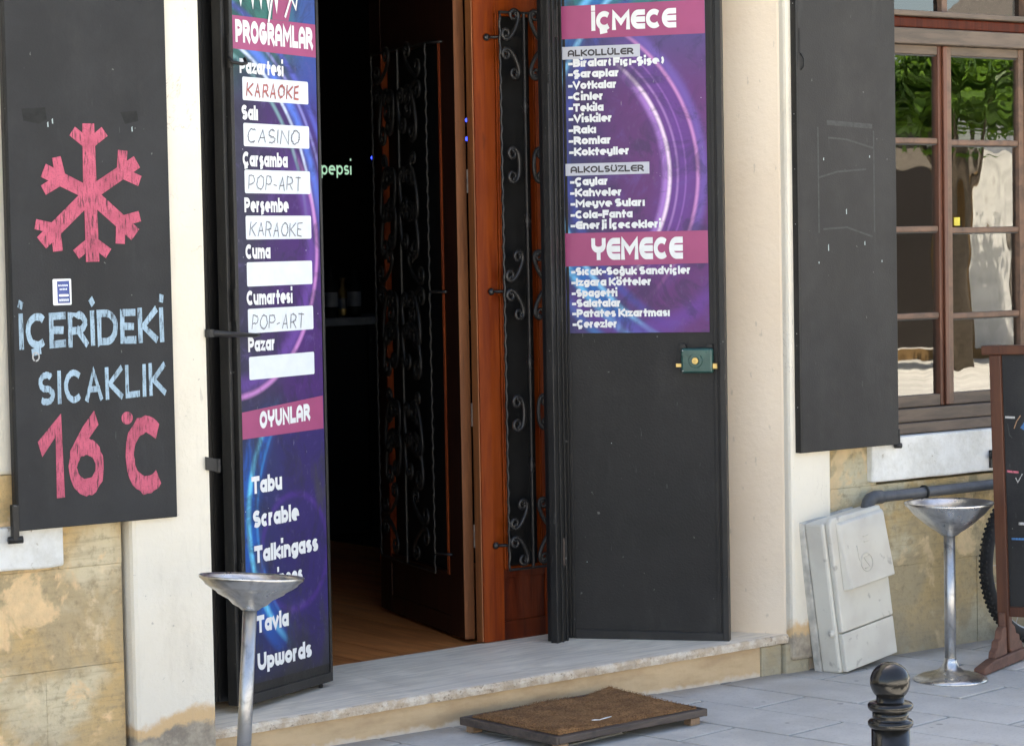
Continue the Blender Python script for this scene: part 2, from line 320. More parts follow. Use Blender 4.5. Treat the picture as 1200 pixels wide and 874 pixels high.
def leafm(name, c1, c2):
    a = M(name, .5, 0, .4); rnd = a.noise(a.world(), 3, 2)
    a.col(a.mix(a.ramp(rnd, .35, .65), c1, c2)); t = a.t
    tl = a.n('BsdfTranslucent'); tl.inputs[0].default_value = (c2[0]*2, c2[1]*2, c2[2], 1); mx = a.n('MixShader'); mx.inputs[0].default_value = .45
    t.links.new(a.b.outputs[0], mx.inputs[1]); t.links.new(tl.outputs[0], mx.inputs[2]); t.links.new(mx.outputs[0], t.nodes['Material Output'].inputs[0]); return a.m
MAT['leaf'] = leafm('fresh_green_leaves', (.045, .10, .02), (.085, .16, .035))
MAT['bark'] = simple('grey_bark', (.14, .11, .08), .9)
MAT['wallw'] = simple('sunlit_white_render', (.78, .77, .74), .9, sc_=3)
MAT['brownpost'] = simple('ochre_timber_post', (.24, .14, .05), .8)
MAT['tile'] = simple('grey_brown_roof', (.22, .19, .16), .9)

# ------------------------------------------------------------------ mesh helpers
def link(name, bm, mat, parent=None, smooth=False, bevel=0, loc=None):
    me = bpy.data.meshes.new(name); bm.to_mesh(me); bm.free()
    for k in (mat if isinstance(mat, list) else [mat]): me.materials.append(MAT[k] if isinstance(k, str) else k)
    o = bpy.data.objects.new(name, me); COL.objects.link(o)
    if parent: o.parent = parent
    if loc: o.location = loc
    if smooth:
        for p in me.polygons: p.use_smooth = True
    if bevel:
        b = o.modifiers.new('bevel', 'BEVEL'); b.width = bevel; b.segments = 2; b.limit_method = 'ANGLE'; b.angle_limit = R(40)
    return o
def tag(o, label=None, cat=None, group=None, kind=None):
    if label: o['label'] = label
    if cat: o['category'] = cat
    if group: o['group'] = group
    if kind: o['kind'] = kind
    return o
def thing(name, label, cat, loc=(0, 0, 0), rz=0, group=None, rot=None):
    o = bpy.data.objects.new(name, None); COL.objects.link(o); o.empty_display_size = .1
    o.location = loc; o.rotation_euler = rot or (0, 0, rz); return tag(o, label, cat, group)
def bx(bm, x0, x1, y0, y1, z0, z1, mi=0):
    v = [bm.verts.new(p) for p in ((x0, y0, z0), (x1, y0, z0), (x1, y1, z0), (x0, y1, z0), (x0, y0, z1), (x1, y0, z1), (x1, y1, z1), (x0, y1, z1))]
    for f in ((0, 3, 2, 1), (4, 5, 6, 7), (0, 1, 5, 4), (1, 2, 6, 5), (2, 3, 7, 6), (3, 0, 4, 7)):
        bm.faces.new([v[i] for i in f]).material_index = mi
    return v
def box(name, x0, x1, y0, y1, z0, z1, mat, parent=None, bevel=0.0):
    bm = bmesh.new(); bx(bm, x0, x1, y0, y1, z0, z1); return link(name, bm, mat, parent, bevel=bevel)
def tube(bm, pts, r, seg=8, closed=False, caps=True, flat=1.0):
    pts = [Vector(p) for p in pts]; n = len(pts); rings = []
    up = Vector((0, 0, 1)); prev = None
    for i, p in enumerate(pts):
        a = pts[(i-1) % n] if (closed or i > 0) else p; b = pts[(i+1) % n] if (closed or i < n-1) else p
        t = (b-a).normalized()
        if prev is None:
            s = t.cross(up); s = s.normalized() if s.length > .05 else t.cross(Vector((0, 1, 0))).normalized()
        else: s = (prev-t*prev.dot(t)); s = s.normalized() if s.length > 1e-6 else prev
        prev = s; q = t.cross(s); rr = r[i] if isinstance(r, (list, tuple)) else r
        rings.append([bm.verts.new(p+s*math.cos(2*math.pi*k/seg)*rr+q*math.sin(2*math.pi*k/seg)*rr*flat) for k in range(seg)])
    m_ = n if closed else n-1
    for i in range(m_):
        A, B = rings[i], rings[(i+1) % n]
        for k in range(seg): bm.faces.new((A[k], A[(k+1) % seg], B[(k+1) % seg], B[k]))
    if caps and not closed: bm.faces.new(rings[0][::-1]); bm.faces.new(rings[-1])
def lathe(bm, prof, seg=48, c=(0, 0, 0), wob=0):
    rings = []
    for r, z in prof:
        if r < 1e-5: rings.append([bm.verts.new((c[0], c[1], c[2]+z))]); continue
        rings.append([bm.verts.new((c[0]+r*(1+wob*math.sin(2*a_+.7)+wob*.6*math.sin(5*a_))*math.cos(a_), c[1]+r*(1+wob*math.sin(2*a_+.7))*math.sin(a_), c[2]+z+wob*.4*r*math.sin(3*a_+1))) for a_ in [2*math.pi*k/seg for k in range(seg)]])
    for A, B in zip(rings, rings[1:]):
        if len(A) == 1 and len(B) == 1: continue
        for k in range(seg):
            if len(A) == 1: bm.faces.new((A[0], B[(k+1) % seg], B[k]))
            elif len(B) == 1: bm.faces.new((A[k], A[(k+1) % seg], B[0]))
            else: bm.faces.new((A[k], A[(k+1) % seg], B[(k+1) % seg], B[k]))
    bmesh.ops.recalc_face_normals(bm, faces=bm.faces[:])
def prism(bm, poly, y0, y1):     # poly in (x,z)
    A = [bm.verts.new((x, y0, z)) for x, z in poly]; B = [bm.verts.new((x, y1, z)) for x, z in poly]; n = len(poly)
    bm.faces.new(A); bm.faces.new(B[::-1])
    for i in range(n): bm.faces.new((A[i], B[i], B[(i+1) % n], A[(i+1) % n]))
    bmesh.ops.recalc_face_normals(bm, faces=bm.faces[:])

# ------------------------------------------------------------------ stroke lettering
def arc(cx, cy, rx, ry, a0, a1, n=None):
    n = n or max(3, int(abs(a1-a0)/11)); return [(cx+rx*math.cos(R(a0+(a1-a0)*i/n)), cy+ry*math.sin(R(a0+(a1-a0)*i/n)), 1) for i in range(n+1)]
G = {
 'A': (.78, [[(0, 0), (0, .5), *arc(.5, .5, .5, .5, 180, 0)[1:-1], (1, .5), (1, 0)], [(0, .33), (1, .33)]]),
 'B': (.72, [[(0, 0), (0, 1), (.5, 1), *arc(.5, .76, .42, .24, 90, -90), (.1, .52)], [(.5, .52), *arc(.5, .26, .5, .26, 90, -90), (0, 0)]]),
 'C': (.78, [arc(.56, .5, .56, .5, 48, 312)]),
 'D': (.80, [[(.05, 0), (0, 0), (0, 1), (.4, 1), *arc(.4, .5, .6, .5, 90, -90), (.05, 0)]]),
 'E': (.72, [[(1, 1), (.55, 1), *arc(.55, .5, .55, .5, 90, 270), (1, 0)], [(.1, .5), (1, .5)]]),
 'F': (.64, [[(1, 1), (0, 1), (0, 0)], [(0, .5), (.85, .5)]]),
 'G': (.82, [[*arc(.53, .5, .53, .5, 48, 340), (1, .45), (.55, .45)]]),
 'H': (.76, [[(0, 0), (0, 1)], [(1, 0), (1, 1)], [(0, .5), (1, .5)]]),
 'I': (.0, [[(0, 0), (0, 1)]]),
 'J': (.5, [[(1, 1), (1, .35), *arc(.5, .35, .5, .35, 0, -150)[1:]]]),
 'K': (.74, [[(0, 0), (0, 1)], [(1, 1), (.2, .48), (1, 0)]]),
 'L': (.60, [[(0, 1), (0, 0), (1, 0)]]),
 'M': (1.0, [[(0, 0), (0, 1), (.5, .35), (1, 1), (1, 0)]]),
 'N': (.80, [[(0, 0), (0, 1), (1, 0), (1, 1)]]),
 'O': (.86, [arc(.5, .5, .5, .5, 90, 455)]),
 'P': (.68, [[(0, 0), (0, 1), (.45, 1), *arc(.45, .7, .55, .3, 90, -90), (.1, .4)]]),
 'R': (.74, [[(0, 0), (0, 1), (.45, 1), *arc(.45, .72, .5, .28, 90, -90), (.1, .44)], [(.5, .44), (1, 0)]]),
 'S': (.66, [[*arc(.5, .74, .48, .26, 35, 270), *arc(.5, .24, .5, .24, 90, -145)[1:]]]),
 'T': (.70, [[(0, 1), (1, 1)], [(.5, 1), (.5, 0)]]),
 'U': (.76, [[(0, 1), (0, .45), *arc(.5, .45, .5, .45, 180, 360)[1:-1], (1, .45), (1, 1)]]),
 'V': (.80, [[(0, 1), (.5, 0), (1, 1)]]),
 'X': (.80, [[(0, 1), (1, 0)], [(1, 1), (0, 0)]]),
 'Y': (.78, [[(0, 1), (0, .75), *arc(.5, .75, .5, .3, 180, 360)[1:-1], (1, .75), (1, 1)], [(.5, .45), (.5, 0)]]),
 'Z': (.72, [[(0, 1), (1, 1), (0, 0), (1, 0)]]),
 'a': (.60, [arc(.48, .33, .48, .33, 90, 455), [(1, .66), (1, 0)]]),
 'b': (.60, [arc(.52, .33, .48, .33, 90, 455), [(0, 1), (0, 0)]]),
 'c': (.55, [arc(.55, .33, .55, .33, 50, 310)]),
 'd': (.60, [arc(.48, .33, .48, .33, 90, 455), [(1, 1), (1, 0)]]),
 'e': (.66, [[(.08, .36), (1, .36), *arc(.5, .33, .5, .33, 8, 300)]]),
 'f': (.40, [[(.4, 0), (.4, .72), *arc(.95, .72, .55, .28, 180, 90)], [(0, .62), (1, .62)]]),
 'g': (.60, [arc(.48, .33, .48, .33, 90, 455), [(1, .66), (1, .0), *arc(.5, .02, .5, .28, 0, -150)]]),
 'h': (.56, [[(0, 1), (0, 0)], [*arc(.5, .33, .5, .33, 150, 0), (1, 0)]]),
 'i': (0, [[(0, .60), (0, 0)], [(0, 1.24), (0, 1.25)]]), 'ı': (0, [[(0, .66), (0, 0)]]),
 'j': (.2, [[(1, .66), (1, -.02), *arc(0, -.02, 1, .22, 0, -90)], [(1, 1.16), (1, 1.18)]]),
 'k': (.56, [[(0, 1), (0, 0)], [(1, .66), (.2, .34), (1, 0)]]),
 'l': (0, [[(0, 1), (0, 0)]]),
 'm': (.92, [[(0, .66), (0, 0)], [*arc(.25, .40, .25, .26, 180, 0), (.5, 0)], [*arc(.75, .40, .25, .26, 180, 0), (1, 0)]]),
 'n': (.56, [[(0, .66), (0, 0)], [*arc(.5, .33, .5, .33, 150, 0), (1, 0)]]),
 'o': (.62, [arc(.5, .33, .5, .33, 90, 455)]),
 'p': (.60, [arc(.52, .33, .48, .33, 90, 455), [(0, .66), (0, -.28)]]),
 'r': (.30, [[(0, .66), (0, 0)], arc(.8, .30, .8, .36, 160, 70)]),
 's': (.46, [[*arc(.5, .49, .48, .17, 30, 270), *arc(.5, .16, .5, .16, 90, -150)[1:]]]),
 't': (.36, [[(.4, .95), (.4, 0)], [(0, .62), (1, .62)]]),
 'u': (.56, [[(0, .66), (0, .33), *arc(.5, .33, .5, .33, 180, 360)[1:]], [(1, .66), (1, 0)]]),
 'v': (.56, [[(0, .66), (.5, 0), (1, .66)]]),
 'w': (.86, [[(0, .66), (0, .25), *arc(.25, .25, .25, .25, 180, 360)[1:-1], (.5, .25), (.5, .66)], [*arc(.75, .25, .25, .25, 180, 360), (1, .66)]]),
 'x': (.5, [[(0, .66), (1, 0)], [(1, .66), (0, 0)]]),
 'y': (.56, [[(0, .66), (0, .33), *arc(.5, .33, .5, .33, 180, 360)[1:]], [(1, .66), (1, -.02), *arc(.5, -.02, .5, .24, 0, -130)]]),
 'z': (.50, [[(0, .66), (1, .66), (0, 0), (1, 0)]]),
 '-': (.35, [[(0, .35), (1, .35)]]), '(': (.32, [arc(1, .42, 1, .62, 120, 240)]), ')': (.32, [arc(0, .42, 1, .62, 60, -60)]), '.': (0, [[(0, 0), (0, .08)]]),
 '1': (.42, [[(0, .72), (1, 1), (1, 0)]]), '6': (.72, [arc(.5, .32, .5, .32, 90, 455), [(.80, 1.0), (.48, .84, 1), (.2, .64, 1), (.06, .50, 1), (.0, .36, 1)]]),
 '°': (.3, [arc(.5, .85, .5, .15, 90, 455)]),
}
def al(name, base, extra, w=None): G[name] = (G[base][0] if w is None else w, G[base][1]+extra)
cedD = lambda cx: [[(cx, 0), (cx, -.16)], [(cx+.08, -.2), (cx-.22, -.24)]]
al('İ', 'I', [[(0, 1.44), (0, 1.45)]]); G['Ü'] = (.76, [[(p[0], p[1]*.76, *p[2:]) for p in G['U'][1][0]], [(.12, 1.12), (.12, 1.13)], [(.88, 1.12), (.88, 1.13)]]); al('Ç', 'C', cedD(.55)); al('Ş', 'S', cedD(.5)); None
al('ç', 'c', cedD(.5)); al('ş', 's', cedD(.5)); al('ğ', 'g', [arc(.5, 1.22, .35, .12, 200, 340)]); al('ö', 'o', [[(.1, 1.16), (.1, 1.18)], [(.9, 1.16), (.9, 1.18)]])
# plain hand-drawn forms
GP = dict(G)
GP['A'] = (.74, [[(0, 0), (.5, 1), (1, 0)], [(.2, .33), (.8, .33)]]); GP['E'] = (.56, [[(1, 1), (0, 1), (0, 0), (1, 0)], [(0, .5), (.85, .5)]])
GP['Y'] = (.7, [[(0, 1), (.5, .5), (1, 1)], [(.5, .5), (.5, 0)]]); GP['M'] = (.8, [[(0, 0), (.15, 1), (.5, .4), (.85, 1), (1, 0)]])
def stroke_quads(bm, pts, hw, mapf, layer, jit=0):
    P = [Vector((p[0], p[1])) for p in pts]; fl = [len(p) > 2 for p in pts]
    clean = [P[0]]; cf = [fl[0]]
    for p, f_ in zip(P[1:], fl[1:]):
        if (p-clean[-1]).length > 1e-5: clean.append(p); cf.append(f_)
    P, fl = clean, cf
    if len(P) < 2: return
    closed = (P[0]-P[-1]).length < 1e-3 and len(P) > 3
    if not closed:
        if not fl[0]: P[0] = P[0]+(P[0]-P[1]).normalized()*hw
        if not fl[-1]: P[-1] = P[-1]+(P[-1]-P[-2]).normalized()*hw
    L, Rr = [], []
    n = len(P)
    for i in range(n):
        a = P[i-1] if i > 0 else (P[n-2] if closed else None); b = P[i+1] if i < n-1 else (P[1] if closed else None)
        d1 = (P[i]-a).normalized() if a is not None else None; d2 = (b-P[i]).normalized() if b is not None else None
        d1 = d1 or d2; d2 = d2 or d1
        t = d1+d2; t = t.normalized() if t.length > 1e-4 else d1
        nn = Vector((-t.y, t.x)); k = max(.62, nn.dot(Vector((-d1.y, d1.x))))
        h = hw*(1+jit*random.uniform(-1, 1))
        L.append(P[i]+nn*h/k); Rr.append(P[i]-nn*h/k)
    vl = [bm.verts.new(mapf(q, layer+.7*i/n)) for i, q in enumerate(L)]; vr = [bm.verts.new(mapf(q, layer+.7*i/n)) for i, q in enumerate(Rr)]
    for i in range(n-1):
        try: bm.faces.new((vl[i], vr[i], vr[i+1], vl[i+1]))
        except ValueError: pass
def text_strokes(txt, weight, gl=G, gap=.12, space=.35):
    out = []; x = 0
    for ch in txt:
        if ch == ' ': x += space; continue
        w_, st = gl[ch]
        for s in st:
            out.append([((x+weight/2+p[0]*w_,) + ((weight/2+p[1]*(1-weight)),)+((1,) if len(p) > 2 else ())) for p in s])
        x += w_+weight+gap
    return out, x-gap
def lettering(parent, txt, u0, u1, z0, z1h, mat, y, weight=.26, gl=G, gap=.1, z1r=None, slope=0, jit=0, name='lettering', slant=0):
    """txt fitted between u0..u1 with baseline z0 (rising by slope) and cap height z1h, on the plane y of parent"""
    st, W = text_strokes(txt, weight, gl, gap); sx = (u1-u0)/W; bm = bmesh.new()
    def mp(q, lay): return (u0+q.x*sx+slant*q.y*z1h, y-.00006*lay, z0+slope*(q.x*sx)+q.y*z1h)
    for i, s in enumerate(st):
        if jit: s = [(p[0]+random.uniform(-1, 1)*jit, p[1]+random.uniform(-1, 1)*jit, *p[2:]) for p in s]
        stroke_quads(bm, s, weight/2, mp, i % 13, .06 if jit else 0)
    for f in bm.faces: f.normal_update()
    for f in bm.faces[:]:
        if f.normal.y > 0: f.normal_flip()
    return link(name, bm, mat, parent)
def flat(name, parent, poly, mat, y):     # poly of (u,z)
    bm = bmesh.new(); f = bm.faces.new([bm.verts.new((a, y, b)) for a, b in poly]); f.normal_update()
    if f.normal.y > 0: f.normal_flip()
    return link(name, bm, mat, parent)
def rrect(u0, u1, z0, z1, r=.004):
    o = []
    for cx, cz, a in ((u1-r, z1-r, 0), (u0+r, z1-r, 90), (u0+r, z0+r, 180), (u1-r, z0+r, 270)):
        o += [(p[0], p[1]) for p in arc(cx, cz, r, r, a, a+90, 3)]
    return o
exec_parts = True
# ================================================================== SETTING
def structure(o): return tag(o, kind='structure')
structure(box('ground', -150, 160, -160, 150, -.30, -.0205, 'ground'))
structure(box('slab_bed', -6.5, 6.5, -5.6, -.001, -.0201, -.012, 'joint'))
pav = thing('pavement', None, None); pav['kind'] = 'structure'; pav['label'] = 'grey stone slab pavement in front of the cafe'
ang = R(9.0); e1 = Vector((math.cos(ang), math.sin(ang))); e2 = Vector((math.sin(ang), -math.cos(ang)))
org = Vector((1.642, -.314)); SW, SL = .292, .60; sm = {}
def in_area(c): return -1.3 < c.x < 4.4 and -3.3 < c.y < .1
for i in range(-14, 12):
    for j in range(-5, 9):
        off = (i*.37) % 1
        c = org+e1*((i+.5)*SW)+e2*((j+off)*SL)
        if not in_area(c) or c.y > -.02-SL*0: 
            if not (-1.3 < c.x < 4.6 and -3.3 < c.y < .45): continue
        g = .0064
        bm = bmesh.new(); dz = random.uniform(-.0012, .0012); tl = random.uniform(-.0012, .0012)
        corners = [(-SW/2+g, -SL/2+g), (SW/2-g, -SL/2+g), (SW/2-g, SL/2-g), (-SW/2+g, SL/2-g)]
        pts = [c+e1*a+e2*b for a, b in corners]
        # clip against the wall foot (y = -.002)
        def clip(ps, lim=-.002):
            o = []
            for k in range(len(ps)):
                A, B = ps[k], ps[(k+1) % len(ps)]
                if A.y <= lim: o.append(A)
                if (A.y <= lim) != (B.y <= lim): o.append(A+(B-A)*((lim-A.y)/(B.y-A.y)))
            return o
        pts = clip(pts)
        if len(pts) < 3: continue
        ctr = sum(pts, Vector((0, 0)))/len(pts)
        def V(s, z): return [bm.verts.new((ctr.x+(p.x-ctr.x)*s-ctr.x, ctr.y+(p.y-ctr.y)*s-ctr.y, z+(p-ctr).dot(e1)*tl)) for p in pts]
        A, B, C_ = V(1, -.0119), V(1, dz-.0022), V(.986, dz); n = len(pts)
        bm.faces.new(C_)
        for X_, Y_ in ((A, B), (B, C_)):
            for k in range(n): bm.faces.new((X_[k], X_[(k+1) % n], Y_[(k+1) % n], Y_[k]))
        bmesh.ops.recalc_face_normals(bm, faces=bm.faces[:])
        if C_[0].link_faces[0].normal.z < 0 and False: pass
        link('paving_slab', bm, 'slab', pav, loc=(ctr.x, ctr.y, 0))

# ------------------------------------------------------------------ the cafe building
bld = thing('cafe_building', 'cream plastered old cafe building with bare limestone at its foot', 'building')
def part(name, *a, **k): return box(name, *a, bld, **k)
H = 5.4
# plaster walls: left bay (window mirrored left of the shutter), right bay
part('wall', -6, -2.05, 0, .5, .68, H, 'plaster'); part('wall', -2.05, -1.215, 0, .5, 2.95, H, 'plaster')
part('wall', -1.215, -.786, 0, .5, .95, H, 'plaster', bevel=.012)
part('wall', 2.14, 2.40, 0, .5, .95, H, 'plaster'); part('wall', 2.40, 3.342, 0, .5, 2.95, H, 'plaster')
part('wall', 3.342, 9, 0, .5, .68, H, 'plaster')
part('wall', -.51, 1.93, 0, .5, 2.9, H, 'plaster')
part('roof', -6.2, 9.2, -.35, 10, H, H+.2, 'tile')
part('side_wall', -6, -5.7, .5, 9.8, 0, H, 'plaster'); part('side_wall', 8.7, 9, .5, 9.8, 0, H, 'plaster'); part('back_wall', -5.7, 8.7, 9.5, 9.8, 0, H, 'plaster')
part('pilaster', -.786, -.507, -.045, .60, -.01, H, 'plaster', bevel=.016)
part('pilaster', 1.93, 2.135, -.035, .02, .045, H, 'plaster', bevel=.014)
bm = bmesh.new(); fp = [(1.9285, -.002), (2.12, -.002), (2.12, .70), (1.64, .70), (1.64, .52)]
lo_ = [bm.verts.new((x, y, -.01)) for x, y in fp]; hi_ = [bm.verts.new((x, y, 2.9)) for x, y in fp]; bm.faces.new(lo_[::-1]); bm.faces.new(hi_)
for i in range(5): bm.faces.new((lo_[i], lo_[(i+1) % 5], hi_[(i+1) % 5], hi_[i]))
bmesh.ops.recalc_face_normals(bm, faces=bm.faces[:]); link('door_reveal', bm, 'reveal', bld, bevel=.008)
# limestone base courses, one piece per visible block
def block(x0, x1, z0, z1, y=-.004):
    g = .0004; sm_ = 'stone_pale' if x0 < 0 else 'stone'; part('stone_block', x0+g, x1-g, y+random.uniform(-.002, .002), .45, z0+g, z1-g, sm_, bevel=.0012)
part('mortar_core', -6, -.80, .004, .44, -.01, .95 if False else .66, 'stone')
for x0, x1, z0, z1 in ((-1.215, -1.01, .66, .95), (-1.01, -.80, .66, .95), (-1.75, -1.19, .36, .66), (-1.19, -.80, .36, .66), (-1.92, -1.36, -.01, .36), (-1.36, -1.06, -.01, .36), (-1.06, -.80, -.01, .36)): block(x0, x1, z0, z1)
part('mortar_core', 2.15, 9, .004, .44, -.01, .66, 'stone')
for x0, x1, z0, z1 in ((2.136, 2.40, .66, .95), (2.136, 2.62, .34, .66), (2.62, 3.22, .34, .66), (3.22, 3.8, .34, .66), (2.136, 2.95, -.01, .34), (2.95, 3.55, -.01, .34), (3.55, 4.2, -.01, .34)): block(x0, x1, z0, z1)
def sill_slab(x0, x1, z0, z1):
    bm = bmesh.new(); n = 24; top = []; bot = []
    for i in range(n+1):
        x = x0+(x1-x0)*i/n; top.append((x, z1+.0*mnoise.noise(Vector((x*6, 0, 0))))); bot.append((x, z0+.008*mnoise.noise(Vector((x*7, 3, 0)))))
    prism(bm, bot+top[::-1], -.032, .12); return link('window_sill', bm, 'sill', bld, bevel=.008)
sill_slab(2.352, 3.62, .672, .838); sill_slab(-2.2, -1.003, .672, .80)
# room behind the door
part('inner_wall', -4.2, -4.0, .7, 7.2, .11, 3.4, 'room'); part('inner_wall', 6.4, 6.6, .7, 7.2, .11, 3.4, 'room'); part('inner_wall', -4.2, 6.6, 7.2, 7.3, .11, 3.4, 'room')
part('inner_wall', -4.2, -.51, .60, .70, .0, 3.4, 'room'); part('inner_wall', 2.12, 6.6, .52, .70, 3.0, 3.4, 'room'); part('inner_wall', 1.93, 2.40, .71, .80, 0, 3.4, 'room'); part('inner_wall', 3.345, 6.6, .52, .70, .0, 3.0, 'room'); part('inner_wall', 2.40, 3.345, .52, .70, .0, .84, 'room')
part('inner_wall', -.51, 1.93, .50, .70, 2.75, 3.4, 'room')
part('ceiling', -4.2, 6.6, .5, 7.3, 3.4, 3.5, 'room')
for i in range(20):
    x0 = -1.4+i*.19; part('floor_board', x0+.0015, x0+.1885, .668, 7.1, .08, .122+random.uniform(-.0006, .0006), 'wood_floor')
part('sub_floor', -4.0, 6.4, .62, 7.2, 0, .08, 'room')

# ------------------------------------------------------------------ doorstep
def stepz(x): return .112+.0125*(x+.53)
stp = thing('doorstep', 'long worn marble doorstep on an ochre rendered base below the open doors', 'doorstep')
cuts = [-.535, .33, 1.20, 1.962]
for a, b in zip(cuts, cuts[1:]):
    bm = bmesh.new(); nx = 24; yf = -.012
    rows = []
    for i in range(nx+1):
        x = a+.0008+(b-a-.0016)*i/nx; zt = stepz(x); th = .032
        c1 = .0035*mnoise.noise(Vector((x*23, 0, 0))); c2 = .004*mnoise.noise(Vector((x*31, 9, 0)))
        rows.append([bm.verts.new(p) for p in ((x, .664, zt-th), (x, yf+.004+c2, zt-th+c1*.6), (x, yf+c2*.7, zt-th*.5), (x, yf+.001+c1*.5, zt-.004+c1*.5), (x, yf+.008+c2, zt), (x, .664, zt))])
    for A, B in zip(rows, rows[1:]):
        for k in range(6):
            f = bm.faces.new((A[k], A[(k+1) % 6], B[(k+1) % 6], B[k])); f.material_index = 1 if k in (1, 2, 3) else 0
    bm.faces.new(rows[0][::-1]); bm.faces.new(rows[-1]); bmesh.ops.recalc_face_normals(bm, faces=bm.faces[:])
    link('marble_slab', bm, ['marble', 'edge'], stp)
bm = bmesh.new(); x0, x1 = -.522, 1.80
prism(bm, [(x0, -.01), (x1, -.01), (x1, stepz(x1)-.033), (x0, stepz(x0)-.033)], .004, .6); link('riser', bm, 'riser', stp)
for x0, x1 in ((1.802, 1.905), (1.907, 2.03)):
    bm = bmesh.new(); prism(bm, [(x0, -.01), (x1, -.01), (x1, stepz(1.93)-.034), (x0, stepz(x0)-.034)], -.004 if x0 < 1.9 else -.02, .3); link('riser_stone', bm, 'stone', stp, bevel=.01)

# ------------------------------------------------------------------ steel leaf helper
def hinge(parent, x, y, z, h=.09, r=.009, mat='bmetal2', name='hinge', plate=0):
    bm = bmesh.new(); lathe(bm, [(0, -h/2), (r, -h/2), (r, -.002), (r*1.1, -.001), (r*1.1, .001), (r, .002), (r, h/2), (0, h/2)], 12, (x, y, z))
    if plate: bx(bm, x, x+plate, y+r*.3, y+r*.3+.004, z-h/2, z+h/2)
    return link(name, bm, mat, parent, smooth=False)
def screw(parent, x, y, z, r=.004, mat='screw', name='screw'):
    bm = bmesh.new(); bmesh.ops.create_uvsphere(bm, u_segments=10, v_segments=6, radius=r)
    for v in bm.verts: v.co = Vector((v.co.x+x, v.co.y*.5+y, v.co.z+z))
    return link(name, bm, mat, parent, smooth=True)

# ================================================================== LEFT METAL LEAF (programme poster)
B0, B1 = Vector((-.296, .145)), Vector((.165, .344)); LB = (B1-B0).length
lb = thing('metal_door', 'black metal door leaf with the purple weekly programme poster', 'door', (B0.x, B0.y, 0), math.atan2(B1.y-B0.y, B1.x-B0.x))
zb = .150
box('sheet', .012, LB-.004, .004, .012, zb, 2.85, 'bmetal', lb)
box('frame_bar', 0, .018, -.004, .045, zb-.012, 2.86, 'bmetal2', lb, bevel=.002)
box('frame_bar', LB-.012, LB+.001, -.002, .045, zb-.012, 2.86, 'bmetal2', lb, bevel=.002)
box('frame_bar', .018, LB-.012, -.003, .045, zb-.012, zb+.02, 'bmetal2', lb, bevel=.002)
box('frame_bar', .018, LB-.012, .012, .045, 1.45, 1.48, 'bmetal2', lb)
box('side_rail', -.022, -.004, .012, .05, zb-.01, 2.86, 'bmetal2', lb, bevel=.003)
for z in (.55, 1.42, 2.22): hinge(lb, -.002, -.004, z, .10, .008)
bm = bmesh.new(); lathe(bm, [(0, 0), (.006, 0), (.008, .012), (.005, .02), (.005, .03), (0, .03)], 10, (.46, .02, zb-.035)); link('foot_pin', bm, 'rubber', lb)
bm = bmesh.new(); tube(bm, [(-.012, -.006, 2.20), (-.012, -.02, 2.185), (.02, -.035, 2.18), (.05, -.03, 2.185), (.055, -.02, 2.20)], .006, 8); link('hook', bm, 'bmetal2', lb, smooth=True)
pl = box('poster', .020, .484, -.0005, .0035, .20, 2.86, 'posterL', lb)
YL = -.0012
flat('banner', pl, [(.020, 2.231), (.484, 2.227), (.484, 2.336), (.020, 2.336)], 'p_pink', YL)
flat('banner', pl, [(.0215, .991), (.479, .993), (.479, 1.103), (.0215, 1.077)], 'p_pink', YL)
flat('banner', pl, [(.24, 2.337), (.33, 2.337), (.36, 2.42), (.38, 2.60), (.26, 2.60)], 'p_pink', YL)
lettering(pl, 'PROGRAMLAR', .034, .466, 2.252, .072, 'p_white', YL-.001, .30, gap=.09)
lettering(pl, 'OYUNLAR', .115, .40, 1.018, .056, 'p_white', YL-.001, .30, gap=.09, slope=.03)
days = [('Pazartesi', .052, .292, 2.155), ('Salı', .057, .145, 2.008), ('Çarşamba', .057, .305, 1.860), ('Perşembe', .060, .305, 1.714), ('Cuma', .060, .196, 1.565), ('Cumartesi', .060, .315, 1.417), ('Pazar', .062, .21, 1.268)]
for t_, a, b, z in days: lettering(pl, t_, a, b, z, .047, 'p_white', YL-.001, .285, gap=.065)
boxes = [(2.070, 2.1445), (1.924, 1.998), (1.7745, 1.8495), (1.627, 1.703), (1.477, 1.5545), (1.327, 1.4055), (1.178, 1.252)]
hand = [('KARAOKE', 'p_red'), ('CASİNO', 'p_marker'), ('POP-ART', 'p_marker'), ('KARAOKE', 'p_marker'), None, ('POP-ART', 'p_marker'), None]
for (z0, z1), hh in zip(boxes, hand):
    lab = flat('label_box', pl, rrect(.066, .434, z0, z1, .006), 'p_label', YL)
    if hh:
        lettering(pl, hh[0], .085, .375, z0+.012, .046, hh[1], YL-.001, .075 if hh[1] != 'p_red' else .16, GP, gap=.26, jit=.055, name='handwriting', slant=.12, slope=random.uniform(-.02, .02))
games = [('Tabu', .062, .230, .812), ('Scrable', .065, .322, .702), ('Talkingass', .068, .430, .588), ('Dominoes', .07, .335, .496), ('Tavla', .071, .250, .362), ('Upwords', .072, .378, .240)]
for t_, a, b, z in games: lettering(pl, t_, a, b, z, .056, 'p_white', YL-.001, .29, gap=.055)
